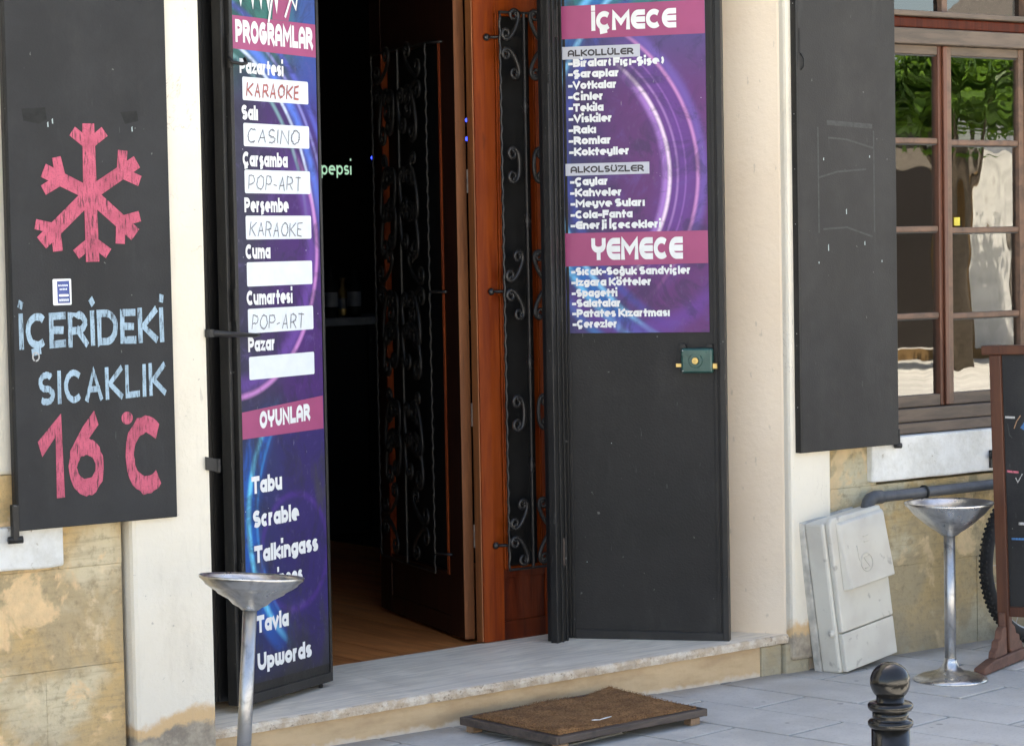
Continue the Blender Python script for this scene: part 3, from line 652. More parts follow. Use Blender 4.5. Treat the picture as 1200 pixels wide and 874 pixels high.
# torn logo tips at the very top of the film
for k, (a, t_, zz) in enumerate([(.065, .03, 2.365), (.13, .022, 2.36), (.175, .02, 2.362), (.215, .024, 2.36), (.26, .022, 2.355)]):
    flat('logo_shape', pl, [(a-t_*.5, zz+.05), (a-t_, 2.60), (a+t_, 2.60), (a+t_*.5, zz+.05), (a+.002, zz)], 'p_white', YL-.001-.0003*k)
bm = bmesh.new(); stroke_quads(bm, [(.31, 2.352), (.345, 2.415), (.37, 2.38), (.395, 2.48)], .005, lambda q, l: (q.x, YL-.0022, q.y), 0); link('logo_line', bm, 'p_white', pl)
bm = bmesh.new(); stroke_quads(bm, [(.215, 2.33), (.235, 2.40), (.25, 2.48)], .005, lambda q, l: (q.x, YL-.003, q.y), 0); link('logo_line', bm, 'p_white', pl)

# narrow black leaf between jamb and the programme leaf
la = thing('side_leaf', 'narrow black metal leaf in shadow between the left jamb and the programme door', 'door', (-.505, .305, 0), math.atan2(-.05, .21))
box('sheet', 0, .1845, .0, .02, .14, 2.86, 'dark', la)
for z in (.19, .80, 1.41, 2.02, 2.6): box('cross_strip', .03, .15, -.003, -.0005, z, z+.004, 'bmetal', la)
box('frame_bar', .185, .222, -.004, .03, .14, 2.86, 'dark', la)

# door stay rod and strap on the left jamb
e_ = (B1-B0).normalized(); n_ = Vector((e_.y, -e_.x)); P2 = B0+e_*.10+n_*.012
st = thing('stay_rod', 'thin black iron stay rod across the programme door from the left pilaster', 'rod')
bm = bmesh.new(); tube(bm, [(-.50, -.055, 1.342), (-.40, .0, 1.334), (P2.x-.03, P2.y-.035, 1.322), (P2.x, P2.y-.012, 1.321)], [.011, .009, .007, .005], 8); link('rod', bm, 'bmetal2', st, smooth=True)
bm = bmesh.new(); lathe(bm, [(0, -.012), (.014, -.012), (.014, .012), (0, .012)], 12, (-.503, -.05, 1.342)); link('eye', bm, 'bmetal2', st)
stp2 = thing('strap_bracket', 'short black strap fixed to the edge of the left pilaster', 'bracket')
bm = bmesh.new(); bx(bm, -.530, -.478, -.056, -.050, .925, .965)
for v in bm.verts:
    if v.co.x > -.49: v.co.z -= .012; v.co.y += .012
link('strap', bm, 'bmetal2', stp2, bevel=.001); hinge(stp2, -.480, -.043, .934, .042, .007)

# ================================================================== RIGHT METAL LEAF (menu poster)
D1 = Vector((1.679, .034)); dd = Vector((-.605, .797)); D0 = D1+dd*.59; LD = .59
rd = thing('metal_door', 'black metal door leaf with the menu poster and a green lock', 'door', (D0.x, D0.y, 0), math.atan2(-dd.y, -dd.x))
zb = .139
box('sheet', .0, LD-.004, .004, .011, zb, 2.85, 'bmetal', rd)
box('frame_bar', -.020, -.001, -.004, .04, zb-.002, 2.86, 'bmetal2', rd, bevel=.002)
box('frame_bar', .0, .012, -.002, .035, zb, 2.86, 'bmetal', rd, bevel=.002)
box('frame_bar', LD-.022, LD, -.004, .035, zb-.006, 2.86, 'bmetal2', rd, bevel=.002)
box('frame_bar', LD-.042, LD-.030, -.001, .0035, zb+.02, 2.84, 'bmetal', rd, bevel=.001)
box('frame_bar', .012, LD-.022, -.003, .035, zb-.004, zb+.030, 'bmetal2', rd, bevel=.002)
for z in (.25, .47, .66, .83, 1.0, 1.12): screw(rd, .022, .003, z, .0025, 'rubber', 'rivet')
for z in (.4, .6, .75, .9, .97): screw(rd, LD-.036, -.0012, z, .002, 'rubber', 'rivet')
pr_ = box('poster', -.004, .533, -.0012, .0025, 1.265, 2.86, 'posterR', rd)
YR = -.0022
flat('banner', pr_, [(-.003, 2.340), (.5325, 2.341), (.5325, 2.462), (-.003, 2.460)], 'p_pink', YR)
flat('banner', pr_, [(-.003, 1.510), (.5325, 1.515), (.5325, 1.633), (-.003, 1.632)], 'p_pink', YR)
lettering(pr_, 'İÇMECE', .112, .428, 2.366, .070, 'p_white', YR-.001, .285, gap=.06, slope=.0)
lettering(pr_, 'YEMECE', .098, .440, 1.532, .080, 'p_white', YR-.001, .285, gap=.06)
for a, b, z0, z1, t_, ta, tb in ((.0, .292, 2.266, 2.312, 'ALKOLLÜLER', .021, .268), (.005, .32, 1.842, 1.886, 'ALKOLSÜZLER', .024, .300)):
    flat('heading_box', pr_, [(a, z0), (b, z0+.001), (b, z1), (a, z1)], 'p_grey', YR); lettering(pr_, t_, ta, tb, z0+.010, .024, 'p_ink', YR-.001, .25, gap=.07)
def py2z(x, y):   # local height on this leaf of the measured print rows
    return 1.265+(391-y)*.00312-(.0)
menu = [('-Biralar(Fıçı-Şişe)', 664.5, 779, 79), ('-Şaraplar', 664.5, 726, 91.6), ('-Votkalar', 664.5, 723, 104.9), ('-Cinler', 664.5, 707, 118), ('-Tekila', 665, 707, 131), ('-Viskiler', 665, 717.5, 143.8), ('-Rakı', 665, 698, 156.8), ('-Romlar', 665, 716.3, 169.4), ('-Kokteyller', 665.5, 738, 182.5),
 ('-Çaylar', 666.4, 712.5, 217.3), ('-Kahveler', 666.5, 729, 230.3), ('-Meyve Suları', 667, 756, 243), ('-Cola-Fanta', 667, 741.4, 256), ('-Enerji İçecekleri', 667, 775.4, 268.5),
 ('-Sıcak-Soğuk Sandviçler', 667.5, 810.4, 322.7), ('-Izgara Köfteler', 667.7, 764, 335.3), ('-Spagetti', 668, 723, 348), ('-Salatalar', 668.3, 727.3, 360), ('-Patates Kızartması', 668.6, 785.5, 371.8), ('-Çerezler', 669, 723, 384.4)]
for t_, xa, xb, y in menu:
    xl = 656.5+(y-8)*.0145; k = .536/171.0
    lettering(pr_, t_, (xa-xl)*k, (xb-xl)*k, py2z(xa, y)-.001, .0295, 'p_white', YR-.001, .315, gap=.04)
# green rim lock
lock = box('lock', .432, .548, -.032, -.003, 1.118, 1.208, 'green', rd, bevel=.007)
box('lock_rim', .436, .544, -.035, -.0325, 1.182, 1.190, 'green', lock); 
bm = bmesh.new(); lathe(bm, [(0, .0), (.026, 0), (.024, .004), (.014, .004), (.013, .009), (.0, .009)], 24)
for v in bm.verts: v.co = Vector((v.co.x+.487, -.032-v.co.z, v.co.y+1.163))
lk = link('key_plate', bm, 'green', lock, smooth=False)
bm = bmesh.new(); lathe(bm, [(0, 0), (.0125, 0), (.0115, .004), (.005, .004), (.004, .002), (0, .002)], 24)
for v in bm.verts: v.co = Vector((v.co.x+.487, -.0415-v.co.z, v.co.y+1.163))
bmesh.ops.recalc_face_normals(bm, faces=bm.faces[:]); link('cylinder', bm, 'brass', lock)
box('bolt', .412, .4315, -.022, -.012, 1.140, 1.152, 'brass', lock); box('bolt', .5485, .564, -.026, -.010, 1.134, 1.152, 'brass', lock)
box('lug', .427, .447, -.016, -.004, 1.2085, 1.222, 'bmetal2', lock); box('lug', .525, .545, -.016, -.004, 1.2085, 1.222, 'bmetal2', lock)
for u_, z in ((.439, 1.20), (.439, 1.126)): screw(lock, u_, -.0335, z, .003)
for u_, z in ((.16, .86), (.06, .42)): screw(rd, u_, .0035, z, .0016, 'drip', 'paint_speck')

# narrow folding strip that carries the menu leaf
C0 = Vector((1.215, .452)); C1 = Vector((1.297, .487))
rc = thing('folding_strip', 'narrow black metal folding strip with hinges left of the menu door', 'door', (C0.x, C0.y, 0), math.atan2(C1.y-C0.y, C1.x-C0.x))
box('sheet', -.002, .082, 0, .03, .112, 2.86, 'bmetal2', rc, bevel=.003); box('ridge', .026, .036, -.006, -.0005, .12, 2.85, 'bmetal', rc, bevel=.002); box('ridge', .060, .070, -.006, -.0005, .12, 2.85, 'bmetal', rc, bevel=.002)
for z in (2.40, 1.36, .47):
    bm = bmesh.new(); bx(bm, .040, .056, -.005, -.0006, z-.055, z+.045); link('hinge_slot', bm, 'rubber' if z > .5 else 'wood_tray', rc); hinge(rc, .058, -.006, z, .10, .005, 'bmetal')
bm = bmesh.new(); tube(bm, [(-.008, -.006, 2.86), (-.008, -.006, 2.21)], .0035, 8); bx(bm, -.014, -.002, -.012, 0, 2.20, 2.206); lathe(bm, [(0, -.03), (.005, -.02), (.003, 0), (0, 0)], 8, (-.008, -.006, 2.20)); link('drop_bolt', bm, 'bmetal', rc)
# jamb post behind the strip
box('rear_frame_bar', .03, .08, .031, .06, .125, 2.86, 'dark', rc)

# ================================================================== WOODEN FOLDING DOORS WITH IRON GRILLES
def cscroll(A, B, bulge, curl=1.0, n=110, k1=24, p=4.2):
    """C-shaped scroll in 2D whose back runs from A to B, bulging to the side given by sign"""
    pts = [Vector((0, 0))]; th = 0; N = n; heads = []
    ds = 2.0/N; half = []
    def run(sgn):
        x = Vector((0, 0)); h = 0; out = []
        for i in range(N//2):
            s = (i+.5)*ds; q_ = min(1, max(0, (s-.12)/.36)); kap = .9+8.2*q_*q_*(3-2*q_)+7*max(0, s-.6)/.4
            h += kap*ds; x = x+Vector((math.cos(h*1.0), math.sin(h)))*ds; out.append(Vector((x.x*sgn, x.y)))
        return out
    r_ = run(1); l_ = run(-1); P = l_[::-1]+[Vector((0, 0))]+r_
    # chord reference: extreme x points
    xs = max(p_.x for p_ in P); sc_ = (B-A).length/(2*xs)
    ex = (B-A).normalized(); ey = Vector((-ex.y, ex.x))*bulge
    mid = (A+B)/2; ymax = max(p_.y for p_ in P)
    return [mid+ex*(p_.x*sc_)+ey*((p_.y-ymax*.5)*sc_) for p_ in P]
def grille(parent, u0, u1, z0, z1, y, wide, mir=1):
    IR = 'iron_shaded' if wide else 'iron'
    gr = thing('iron_grille', None, None); gr.parent = parent; gr.location = (0, y, 0)
    uc = (u0+u1)/2
    def tw(x, a, b, name='twisted_bar', r=.005):
        bm = bmesh.new(); n = int((b-a)/.012); pts = [(x+.0018*math.cos(i*1.3), .0018*math.sin(i*1.3), a+(b-a)*i/n) for i in range(n+1)]
        tube(bm, pts, [r*(1+.22*math.cos(i*2.1)) for i in range(n+1)], 6); link(name, bm, IR, gr, smooth=True)
    tw(u0, z0, z1); tw(u1, z0, z1)
    for z in (z0, z1):
        bm = bmesh.new(); tube(bm, [(u0-.002, 0, z), (u1+.002, 0, z)], .005, 6); link('cross_bar', bm, IR, gr)
    bm = bmesh.new(); tube(bm, [(uc, 0, z0), (uc, 0, z1)], .006, 8); link('centre_bar', bm, IR, gr)
    for z in (2.10, 1.68, 1.16, .78):
        bm = bmesh.new(); lathe(bm, [(.006, -.03), (.009, -.022), (.009, -.018), (.007, -.014), (.014, 0), (.007, .014), (.009, .018), (.009, .022), (.006, .03)], 10, (uc, 0, z)); link('collar', bm, IR, gr, smooth=True)
    hw = (u1-u0)/2
    def sc(A, B, bl, dy=0, r=.0066, curl=1):
        pts = cscroll(Vector(A), Vector(B), bl, curl); n = len(pts); bm = bmesh.new()
        rr = [r*(.55+.45*min(1, min(i, n-1-i)/26)) for i in range(n)]; rr[0] = rr[-1] = r*1.3; rr[1] = rr[-2] = r*1.3; rr[2] = rr[-3] = r*1.1
        tube(bm, [(q.x, dy, q.y) for q in pts], rr, 7, flat=1.25); link('scroll', bm, IR, gr, smooth=True)
    def group_x(zc, h):       # four scrolls, tips curling outward
        for s in (-1, 1):
            sc((uc+s*hw*.80, zc+h*.14), (uc+s*hw*.30, zc+h*.95), 1 if s < 0 else -1, -.004)
            sc((uc+s*hw*.80, zc-h*.14), (uc+s*hw*.30, zc-h*.95), -1 if s < 0 else 1, -.004)
    def group_c(zc, h):
        for s in (-1, 1): sc((uc+s*hw*.52, zc-h), (uc+s*hw*.52, zc+h), (-1 if s < 0 else 1)*-1, -.004)
    group_x(2.325 if not wide else 2.225, .125); group_c(1.885, .062); group_x(1.445, .125); group_c(.975, .062); group_x(.535, .12)
    if wide:
        for s in (-1, 1):
            for zc in (2.1, 1.66, 1.2, .78, 1.8, .9, 1.32):
                sc((uc+s*hw*.62, zc-.10), (uc+s*hw*.40, zc+.10), s, -.006, .008)
                sc((uc+s*hw*.25, zc-.07), (uc+s*hw*.15, zc+.09), -s, -.010, .008)
    return gr
def wood_leaf(t, W, mat, lowmat, g0, g1, gz0, gz1, lz=.134, top=2.80, thick=.045, edge='wood_edge', bead=None):
    bead = bead or mat
    y0, y1 = 0, thick
    bmat = [mat]
    box('stile', 0, g0, y0, y1, lz, top, mat, t, bevel=.003); box('stile', g1, W, y0, y1, lz, top, mat, t, bevel=.003)
    box('rail', g0, g1, y0+.0015, y1-.001, gz1, top, mat, t); box('rail', g0, g1, y0+.0015, y1-.001, lz, lz+.07, lowmat, t)
    box('panel', g0, g1, y0+.006, y1-.006, lz+.07, gz0-.03, lowmat, t, bevel=.002); box('rail', g0, g1, y0+.0015, y1-.001, gz0-.03, gz0, lowmat, t)
    box('pane', g0, g1, y0+.024, y0+.028, gz0, gz1, 'glass_dark', t)
    for a, b in ((g0+.001, g0+.010), (g0+.0125, g0+.018), (g1-.010, g1-.001), (g1-.018, g1-.0125)):
        box('bead', a, b, y0-.004, y0+.022, gz0, gz1, bead, t, bevel=.002)
    for a, b in ((gz0+.001, gz0+.010), (gz1-.010, gz1-.001)): box('bead', g0+.019, g1-.019, y0-.003, y0+.022, a, b, mat, t, bevel=.002)
def pin(t, u, z, y):
    bm = bmesh.new(); tube(bm, [(u, y, z), (u+.045, y-.018, z)], .005, 8)
    lathe(bm, [(0, 0), (.011, 0), (.012, .006), (.007, .011), (0, .012)], 12, (0, 0, 0))
    vs = bm.verts[-(12*4+2):] if False else None
    link('grille_pin', bm, 'iron', t)
# right leaf, parallel to the wall
wr = thing('wooden_door', 'narrow red brown wooden door leaf with iron scrollwork beside the menu door', 'door', (1.022, .645, 0))
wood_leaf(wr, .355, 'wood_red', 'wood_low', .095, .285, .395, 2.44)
box('edge_strip', -.006, -.001, .003, .042, .137, 2.80, 'wood_edge', wr, bevel=.002)
grille(wr, .085, .305, .40, 2.44, -.048, False)
for z in (2.35, 1.424, .49):
    bm = bmesh.new(); tube(bm, [(.060, -.012, z), (.074, -.02, z), (.098, -.048, z)], .0055, 8); link('grille_pin', bm, 'iron', wr, smooth=True)
    bm = bmesh.new(); lathe(bm, [(0, 0), (.013, 0), (.013, .005), (.008, .010), (.0, .012)], 14)
    for v in bm.verts: v.co = Vector((v.co.x+.056, -.003-v.co.z, v.co.y+z))
    bmesh.ops.recalc_face_normals(bm, faces=bm.faces[:]); link('pin_boss', bm, 'iron', wr, smooth=True)
# left leaf folded into the room
hx = Vector((1.014, .759)); hd_ = Vector((.198, .773)).normalized()
# local frame: x runs from far end to the hinge so that the visible face looks to -y
far = hx+hd_*.93
wl = thing('wooden_door', 'shade-darkened wooden door leaf with iron scrollwork folded into the unlit room', 'door', (far.x, far.y, 0), math.atan2(-hd_.y, -hd_.x))
wood_leaf(wl, .93, 'wood_shaded', 'wood_shaded', .13, .79, .36, 2.36, thick=.038, bead='wood_red')
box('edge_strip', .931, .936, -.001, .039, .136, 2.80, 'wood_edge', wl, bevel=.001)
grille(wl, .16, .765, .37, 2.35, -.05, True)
for z in (2.35, 1.424, .44):
    bm = bmesh.new(); tube(bm, [(.83, -.006, z), (.80, -.02, z), (.765, -.05, z)], .0055, 8); link('grille_pin', bm, 'iron', wl, smooth=True)
for z in (1.83, .97, .52): hinge(wl, .95, .04, z, .085, .006, 'steel2', 'hinge')
# fixed side leaf to the right jamb and frame head
ws = thing('wooden_side_panel', 'fixed wooden panel closing the doorway behind the menu door', 'panel', (1.376, .65, 0))
box('board', .0, .27, 0, .04, .135, 2.85, 'wood_low', ws, bevel=.002); box('board', .273, .548, 0, .04, .14, 2.85, 'wood_low', ws, bevel=.002); box('moulding', .04, .23, -.008, -.0005, .4, .42, 'wood_red', ws); box('moulding', .04, .23, -.008, -.0005, 2.3, 2.32, 'wood_red', ws)

# ================================================================== BAR INSIDE
bar = thing('bar_counter', 'dark bar counter with a worn pale front edge inside the room', 'counter', (2.1, 4.0, 0))
box('top', 0, 1.9, -.03, .55, 1.195, 1.235, 'p_marker', bar, bevel=.004); box('front', .05, 1.85, .02, .06, .122, 1.195, 'room', bar)
for k in range(6): box('front_board', .06+k*.3, .352+k*.3, .004, .019, .13, 1.19, 'dark', bar)
fr_ = thing('drinks_fridge', 'tall drinks fridge with a lit header in the dark behind the bar', 'fridge', (2.43, 5.1, 0))
box('body', 0, .75, 0, .6, .125, 1.90, 'dark', fr_, bevel=.01)
hdr = box('header', .0, .62, -.02, .5, 1.93, 2.12, 'e_sign', fr_, bevel=.005)
box('door', .03, .72, -.02, -.002, .3, 1.85, 'glass_dark', fr_, bevel=.004); box('door_handle', .66, .68, -.045, -.021, 1.35, 1.62, 'brass', fr_)
# header letters measured on the header plane (y = 5.08)
def onY(px, py, Y):
    r_ = F*2900+R1*(px-600)-U1*(py-437); return CAM+r_*((Y-CAM.y)/r_.y)
pA, pB = onY(376.5, 206, 5.075), onY(412, 204, 5.075)
lettering(hdr, 'pepsi', pA.x-2.43, pB.x-2.43, (pA.z+pB.z)/2, .075, 'e_text', -.024, .16, gap=.12)
def bottle(px, py, Y, lab, mat, h=.27):
    p = onY(px, py, Y); t = thing('bottle', lab, 'bottle', (p.x, Y, 1.235), group='bottles on the bar counter')
    bm = bmesh.new(); lathe(bm, [(0, 0), (.035, 0), (.037, .01), (.037, h*.58), (.014, h*.76), (.013, h*.97), (.016, h*.98), (.016, h), (0, h)], 16); link('glass', bm, mat, t, smooth=True)
    bm = bmesh.new(); lathe(bm, [(.038, h*.2), (.038, h*.48)], 16); link('label', bm, 'p_marker', t, smooth=True)
bottle(388, 350, 4.12, 'bottle on the bar counter nearest the programme door', 'glass_dark'); bottle(402, 350, 4.2, 'middle bottle on the bar counter', 'brass', .2); bottle(415, 350, 4.12, 'bottle on the bar counter farthest right, by the folded wooden door', 'glass_dark')
for px, py, Y, lb_ in ((437, 185, 3.9, 'small blue light beside the lit fridge header'), (547.5, 141, 3.4, 'upper blue light seen between the two wooden doors'), (547.5, 163, 3.4, 'lower blue light seen between the two wooden doors')):
    p = onY(px, py, Y); t = thing('blue_light', lb_, 'light', p); bm = bmesh.new(); bmesh.ops.create_icosphere(bm, subdivisions=2, radius=.011); link('bulb', bm, 'e_blue', t, smooth=True)
    box('bracket', -.006, .006, .008, .05, -.03, .0, 'dark', t)

# ================================================================== WINDOW
win = thing('window', 'weathered brown wooden casement window with wavy panes right of the black shutter', 'window', (2.404, .055, 0))
WW = .935; ws_ = ['wood_win', 'wood_winrail', 'wood_sash']
z_s0, z_s1 = .84, .955   # sill beam
box('sill_beam', 0, WW, -.05, .10, .842, .882, 'wood_winrail', win, bevel=.004); box('sill_beam', .0, WW, -.032, .10, .884, .935, 'wood_winrail', win, bevel=.004)
box('frame_post', 0, .035, -.012, .08, .936, 2.95, 'wood_win', win, bevel=.003); box('frame_post', WW-.035, WW, -.012, .08, .936, 2.95, 'wood_win', win, bevel=.003)
box('transom', .036, WW-.036, -.045, .08, 2.333, 2.392, 'wood_winrail', win, bevel=.004)
box('transom_cap', .02, WW-.02, -.060, .08, 2.437, 2.457, 'wood_winrail', win, bevel=.003); box('transom_cove', .030, WW-.03, -.032, .08, 2.394, 2.435, 'wood_low', win, bevel=.006)
box('head_beam', .036, WW-.036, -.012, .08, 2.88, 2.95, 'wood_win', win)
def sash(u0, u1, z0, z1, rows, mats):
    s = .029
    sh = box('sash', u0, u0+s, -.008, .035, z0, z1, mats[0], win, bevel=.003); box('sash_stile', u1-s, u1, -.008, .035, z0, z1, mats[1], win, bevel=.003)
    box('sash_rail', u0+s, u1-s, -.006, .034, z1-.034, z1, 'wood_winrail', win, bevel=.003); box('sash_rail', u0+s, u1-s, -.006, .034, z0, z0+.045, 'wood_winrail', win, bevel=.003)
    edges = [z0+.045]+rows+[z1-.034]
    for r_ in rows: box('glazing_bar', u0+s, u1-s, -.004, .030, r_-.011, r_+.011, 'wood_win', win, bevel=.004)
    for a, b in zip(edges, edges[1:]):
        g = box('pane', u0+s-.002, u1-s+.002, .012, .016, a+.0, b, 'glass', win)
        g.rotation_euler = (R(random.uniform(-.12, .12)), 0, R(random.uniform(-.12, .12)))
        box('putty', u0+s, u1-s, .002, .0118, b-.016 if b in rows else b-.006, b-.012 if b in rows else b-.001, 'ghost', win)
sash(.038, .435, .938, 2.331, [1.290, 1.625, 1.965], ('wood_win', 'wood_sash'))
sash(.452, .897, .938, 2.331, [1.283, 1.618, 1.960], ('wood_win', 'wood_win'))
box('meeting_strip', .425, .447, -.020, -.0085, .94, 2.330, 'wood_sash', win, bevel=.004); box('meeting_gap', .4355, .4515, .0, .03, .94, 2.330, 'dark', win)
for a, b in ((.038, .43), (.462, .897)):
    box('top_pane', a, b, .014, .018, 2.459, 2.88, 'glass', win)
box('top_post', .431, .461, -.008, .03, 2.459, 2.878, 'wood_win', win)
box('sticker', .508, .540, .0085, .0115, 1.636, 1.668, 'yellow', win)
box('curtain', .04, .12, .12, .13, .95, 2.9, 'wallw', win) if False else None
win2 = thing('window', 'wooden window hidden beside the blackboard shutter on the left', 'window', (-2.05, .055, 0)) if False else None

# ================================================================== SHUTTERS
sh = thing('window_shutter', 'black shutter used as a blackboard with a pink chalk snowflake', 'shutter', (-1.160, -.062, 0), 0)
box('board', .0, .523, 0, .022, .790, 2.90, 'board', sh, bevel=.0025); box('rear_frame', .0, .523, .0225, .042, .790, .83, 'bmetal2', sh); box('rear_frame', .0, .03, .0225, .042, .83, 2.88, 'bmetal2', sh); box('rear_frame', .493, .523, .0225, .042, .83, 2.88, 'bmetal2', sh)
box('hinge_strap', -.020, .0, -.002, .018, .766, .868, 'bmetal2', sh, bevel=.002); bm = bmesh.new(); tube(bm, [(-.03, .012, .765), (.012, .004, .765)], .011, 10); link('hinge_pin', bm, 'bmetal2', sh, smooth=True)
X0 = -1.160; YS = -.0008
def snow():
    bm = bmesh.new(); c = Vector((-.902-X0, 1.768)); tips = [(-.902, 1.975), (-.744, 1.863), (-.756, 1.646), (-.90, 1.568), (-1.064, 1.626), (-1.052, 1.837)]
    lay = [0]
    def mp(q, l): return (q.x, YS-.00007*lay[0]-.00005*l, q.y)
    for tx, tz in tips:
        t = Vector((tx-X0, tz)); d = (t-c); L = d.length; d.normalize(); n = Vector((-d.y, d.x))
        stroke_quads(bm, [(c.x, c.y, 1), (t.x, t.y, 1)], .021, mp, 0, .08); lay[0] += 1
        b = c+d*(L-.062)
        for s in (-1, 1):
            e = b+(d*.62+n*s*.84).normalized()*.066
            stroke_quads(bm, [(b.x, b.y, 1), (e.x, e.y, 1)], .0155, mp, 0, .08); lay[0] += 1
    for f in bm.faces: f.normal_update()
    for f in bm.faces[:]:
        if f.normal.y > 0: f.normal_flip()
    return link('chalk_snowflake', bm, 'chalk_red', sh)
snow()
def L_(t_, xa, xb, z0, h, mat, wt, **k): return lettering(sh, t_, xa-X0, xb-X0, z0, h, mat, YS, wt, GP, jit=.012, name='chalk_lettering', **k)
L_('İÇERİDEKİ', -1.144, -.668, 1.317, .105, 'chalk_blue', .21, gap=.11, slope=.012)
L_('SICAKLIK', -1.087, -.667, 1.151, .098, 'chalk_blue', .195, gap=.16, slope=.03)
L_('16', -1.090, -.882, .878, .238, 'chalk_red', .21, gap=.14); L_('C', -.808, -.678, .868, .235, 'chalk_red', .22)
bm = bmesh.new(); pts = arc(-.80-X0, 1.100, .019, .019, 0, 345, 18); f = bm.faces.new([bm.verts.new((p[0], YS-.0005, p[1])) for p in pts]); f.normal_update(); f.normal_flip() if f.normal.y > 0 else None; link('chalk_lettering', bm, 'chalk_red', sh)
bm = bmesh.new(); stroke_quads(bm, [(p[0], p[1], 1) for p in arc(-1.092-X0, 1.295, .010, .012, 0, 360, 14)], .0022, lambda q, l: (q.x, YS-.0008, q.y), 0); link('chalk_lettering', bm, 'chalk_white', sh)
flat('tape_smear', sh, [(.045, 2.015), (.12, 2.02), (.125, 1.985), (.10, 1.972), (.05, 1.98)], 'smear', -.0004); flat('tape_smear', sh, [(.365, 2.01), (.42, 2.015), (.425, 1.985), (.38, 1.975)], 'smear', -.0004)
for a, z in ((.125, 1.975), (.14, 1.985), (.40, 1.965)): flat('paint_drip', sh, [(a, z), (a+.004, z+.004), (a+.005, z-.012), (a+.001, z-.012)], 'drip', -.0006)
stk = flat('sticker', sh, rrect(.128, .188, 1.443, 1.520, .004), 'p_white', -.0010)
flat('sticker_print', stk, [(.143, 1.449), (.183, 1.449), (.181, 1.514), (.142, 1.513)], 'p_navy', -.0014)
flat('sticker_print', stk, rrect(.147, .179, 1.468, 1.475, .003), 'p_white', -.0018)
lettering(stk, 'AERDEEST', .145, .179, 1.494, .005, 'p_label', -.0018, .2, gap=.2) if False else None
for k, (a, b, z, h) in enumerate(((.146, .178, 1.498, .0055), (.150, .175, 1.487, .0055), (.148, .180, 1.454, .008))):
    for q in range(5):
        u_ = a+(b-a)*q/5; flat('sticker_print', stk, [(u_, z), (u_+(b-a)/7, z), (u_+(b-a)/7, z+h*random.uniform(.7, 1)), (u_, z+h)], 'p_label', -.0018)

sr = thing('window_shutter', 'plain grey black shutter with paint specks folded back beside the window', 'shutter', (1.957, -.062, 0), R(.8))
box('board', .006, .515, 0, .020, .812, 2.90, 'shutter', sr, bevel=.0025)
box('edge_frame', -.002, .005, -.001, .055, .812, 2.90, 'bmetal2', sr, bevel=.002); box('rear_frame', .006, .04, .0205, .055, .812, 2.88, 'bmetal2', sr); box('rear_frame', .48, .515, .0205, .05, .812, 2.88, 'bmetal2', sr); box('rear_frame', .04, .48, .0205, .05, .812, .85, 'bmetal2', sr)
bm = bmesh.new(); tube(bm, [(.505, .01, .808), (.530, .005, .806)], .011, 10); link('hinge_pin', bm, 'bmetal2', sr, smooth=True); box('hinge_strap', .516, .522, .0, .03, .80, .87, 'bmetal2', sr)
for z in (2.45, 2.05, 1.65, 1.25, .98, 1.85): screw(sr, -.0030, .012, z, .002)
box('slot', .012, .020, -.0015, -.0002, 2.27, 2.36, 'smear', sr); bm = bmesh.new(); tube(bm, [(.018, -.003, 2.27), (.03, -.008, 2.25), (.034, -.004, 2.22), (.02, -.002, 2.21)], .003, 6); link('catch', bm, 'bmetal', sr, smooth=True)
gh = [[(.105, 1.62), (.105, 2.0)], [(.395, 1.62), (.395, 1.99)], [(.16, 2.02), (.38, 2.01)], [(.16, 1.965), (.25, 1.96), (.39, 1.93)], [(.11, 1.82), (.2, 1.84), (.35, 1.85)], [(.13, 1.63), (.25, 1.635), (.38, 1.60)]]
for k, g in enumerate(gh):
    bm = bmesh.new(); stroke_quads(bm, g, .0035 if k != 2 else .009, lambda q, l: (q.x, -.0006-.0001*k, q.y), 0)
    link('tape_ghost', bm, 'ghost', sr)
for a, z, h in ((.13, 1.89, .008), (.245, 1.70, .016), (.15, 1.57, .02), (.34, 1.58, .012), (.37, 1.90, .007), (.10, 1.51, .006), (.43, 1.51, .007)):
    flat('paint_drip', sr, [(a, z), (a+.004, z+h*.3), (a+.0045, z-h), (a+.0005, z-h)], 'drip', -.0012)

# stops on the right sill
sp = thing('shutter_stop', 'small black round shutter stop on the white sill beside the chalkboard sign', 'shutter stop', (3.000, -.03, .735))
bm = bmesh.new(); lathe(bm, [(0, 0), (.014, 0), (.016, .012), (.012, .024), (0, .028)], 14)
for v in bm.verts: v.co = Vector((v.co.x, -v.co.z-.01, v.co.y))
bmesh.ops.recalc_face_normals(bm, faces=bm.faces[:]); link('knob', bm, 'bmetal2', sp, smooth=True); box('plate', -.006, .006, -.012, 0, -.05, .02, 'bmetal2', sp)

# ================================================================== PIPE
pp = thing('wall_pipe', 'dark grey pipe along the stone wall below the window sill', 'pipe')
bm = bmesh.new(); el = [(2.295, -.06, .50), (2.295, -.06, .585)]+[(2.295+.03-.03*math.cos(R(a)), -.06, .585+.035*math.sin(R(a))) for a in (30, 60, 90)]
tube(bm, el+[(2.5, -.06, .6205), (4.6, -.06, .628)], .0205, 14); link('tube', bm, 'pipe', pp, smooth=True)
bm = bmesh.new(); tube(bm, [(2.292, -.06, .565), (2.296, -.06, .59)]+[(2.296+.034-.034*math.cos(R(a)), -.06, .585+.036*math.sin(R(a))) for a in (30, 60, 90)]+[(2.37, -.06, .6205)], .0255, 14); link('elbow', bm, 'pipe', pp, smooth=True)
for x in (2.60, 3.5):
    bm = bmesh.new(); tube(bm, [(x, -.06+.024*math.cos(R(a)), .6205+.024*math.sin(R(a))) for a in range(0, 360, 24)], .005, 6, closed=True); bx(bm, x-.006, x+.006, -.04, -.002, .590, .600); link('clip', bm, 'bmetal2', pp, smooth=False)
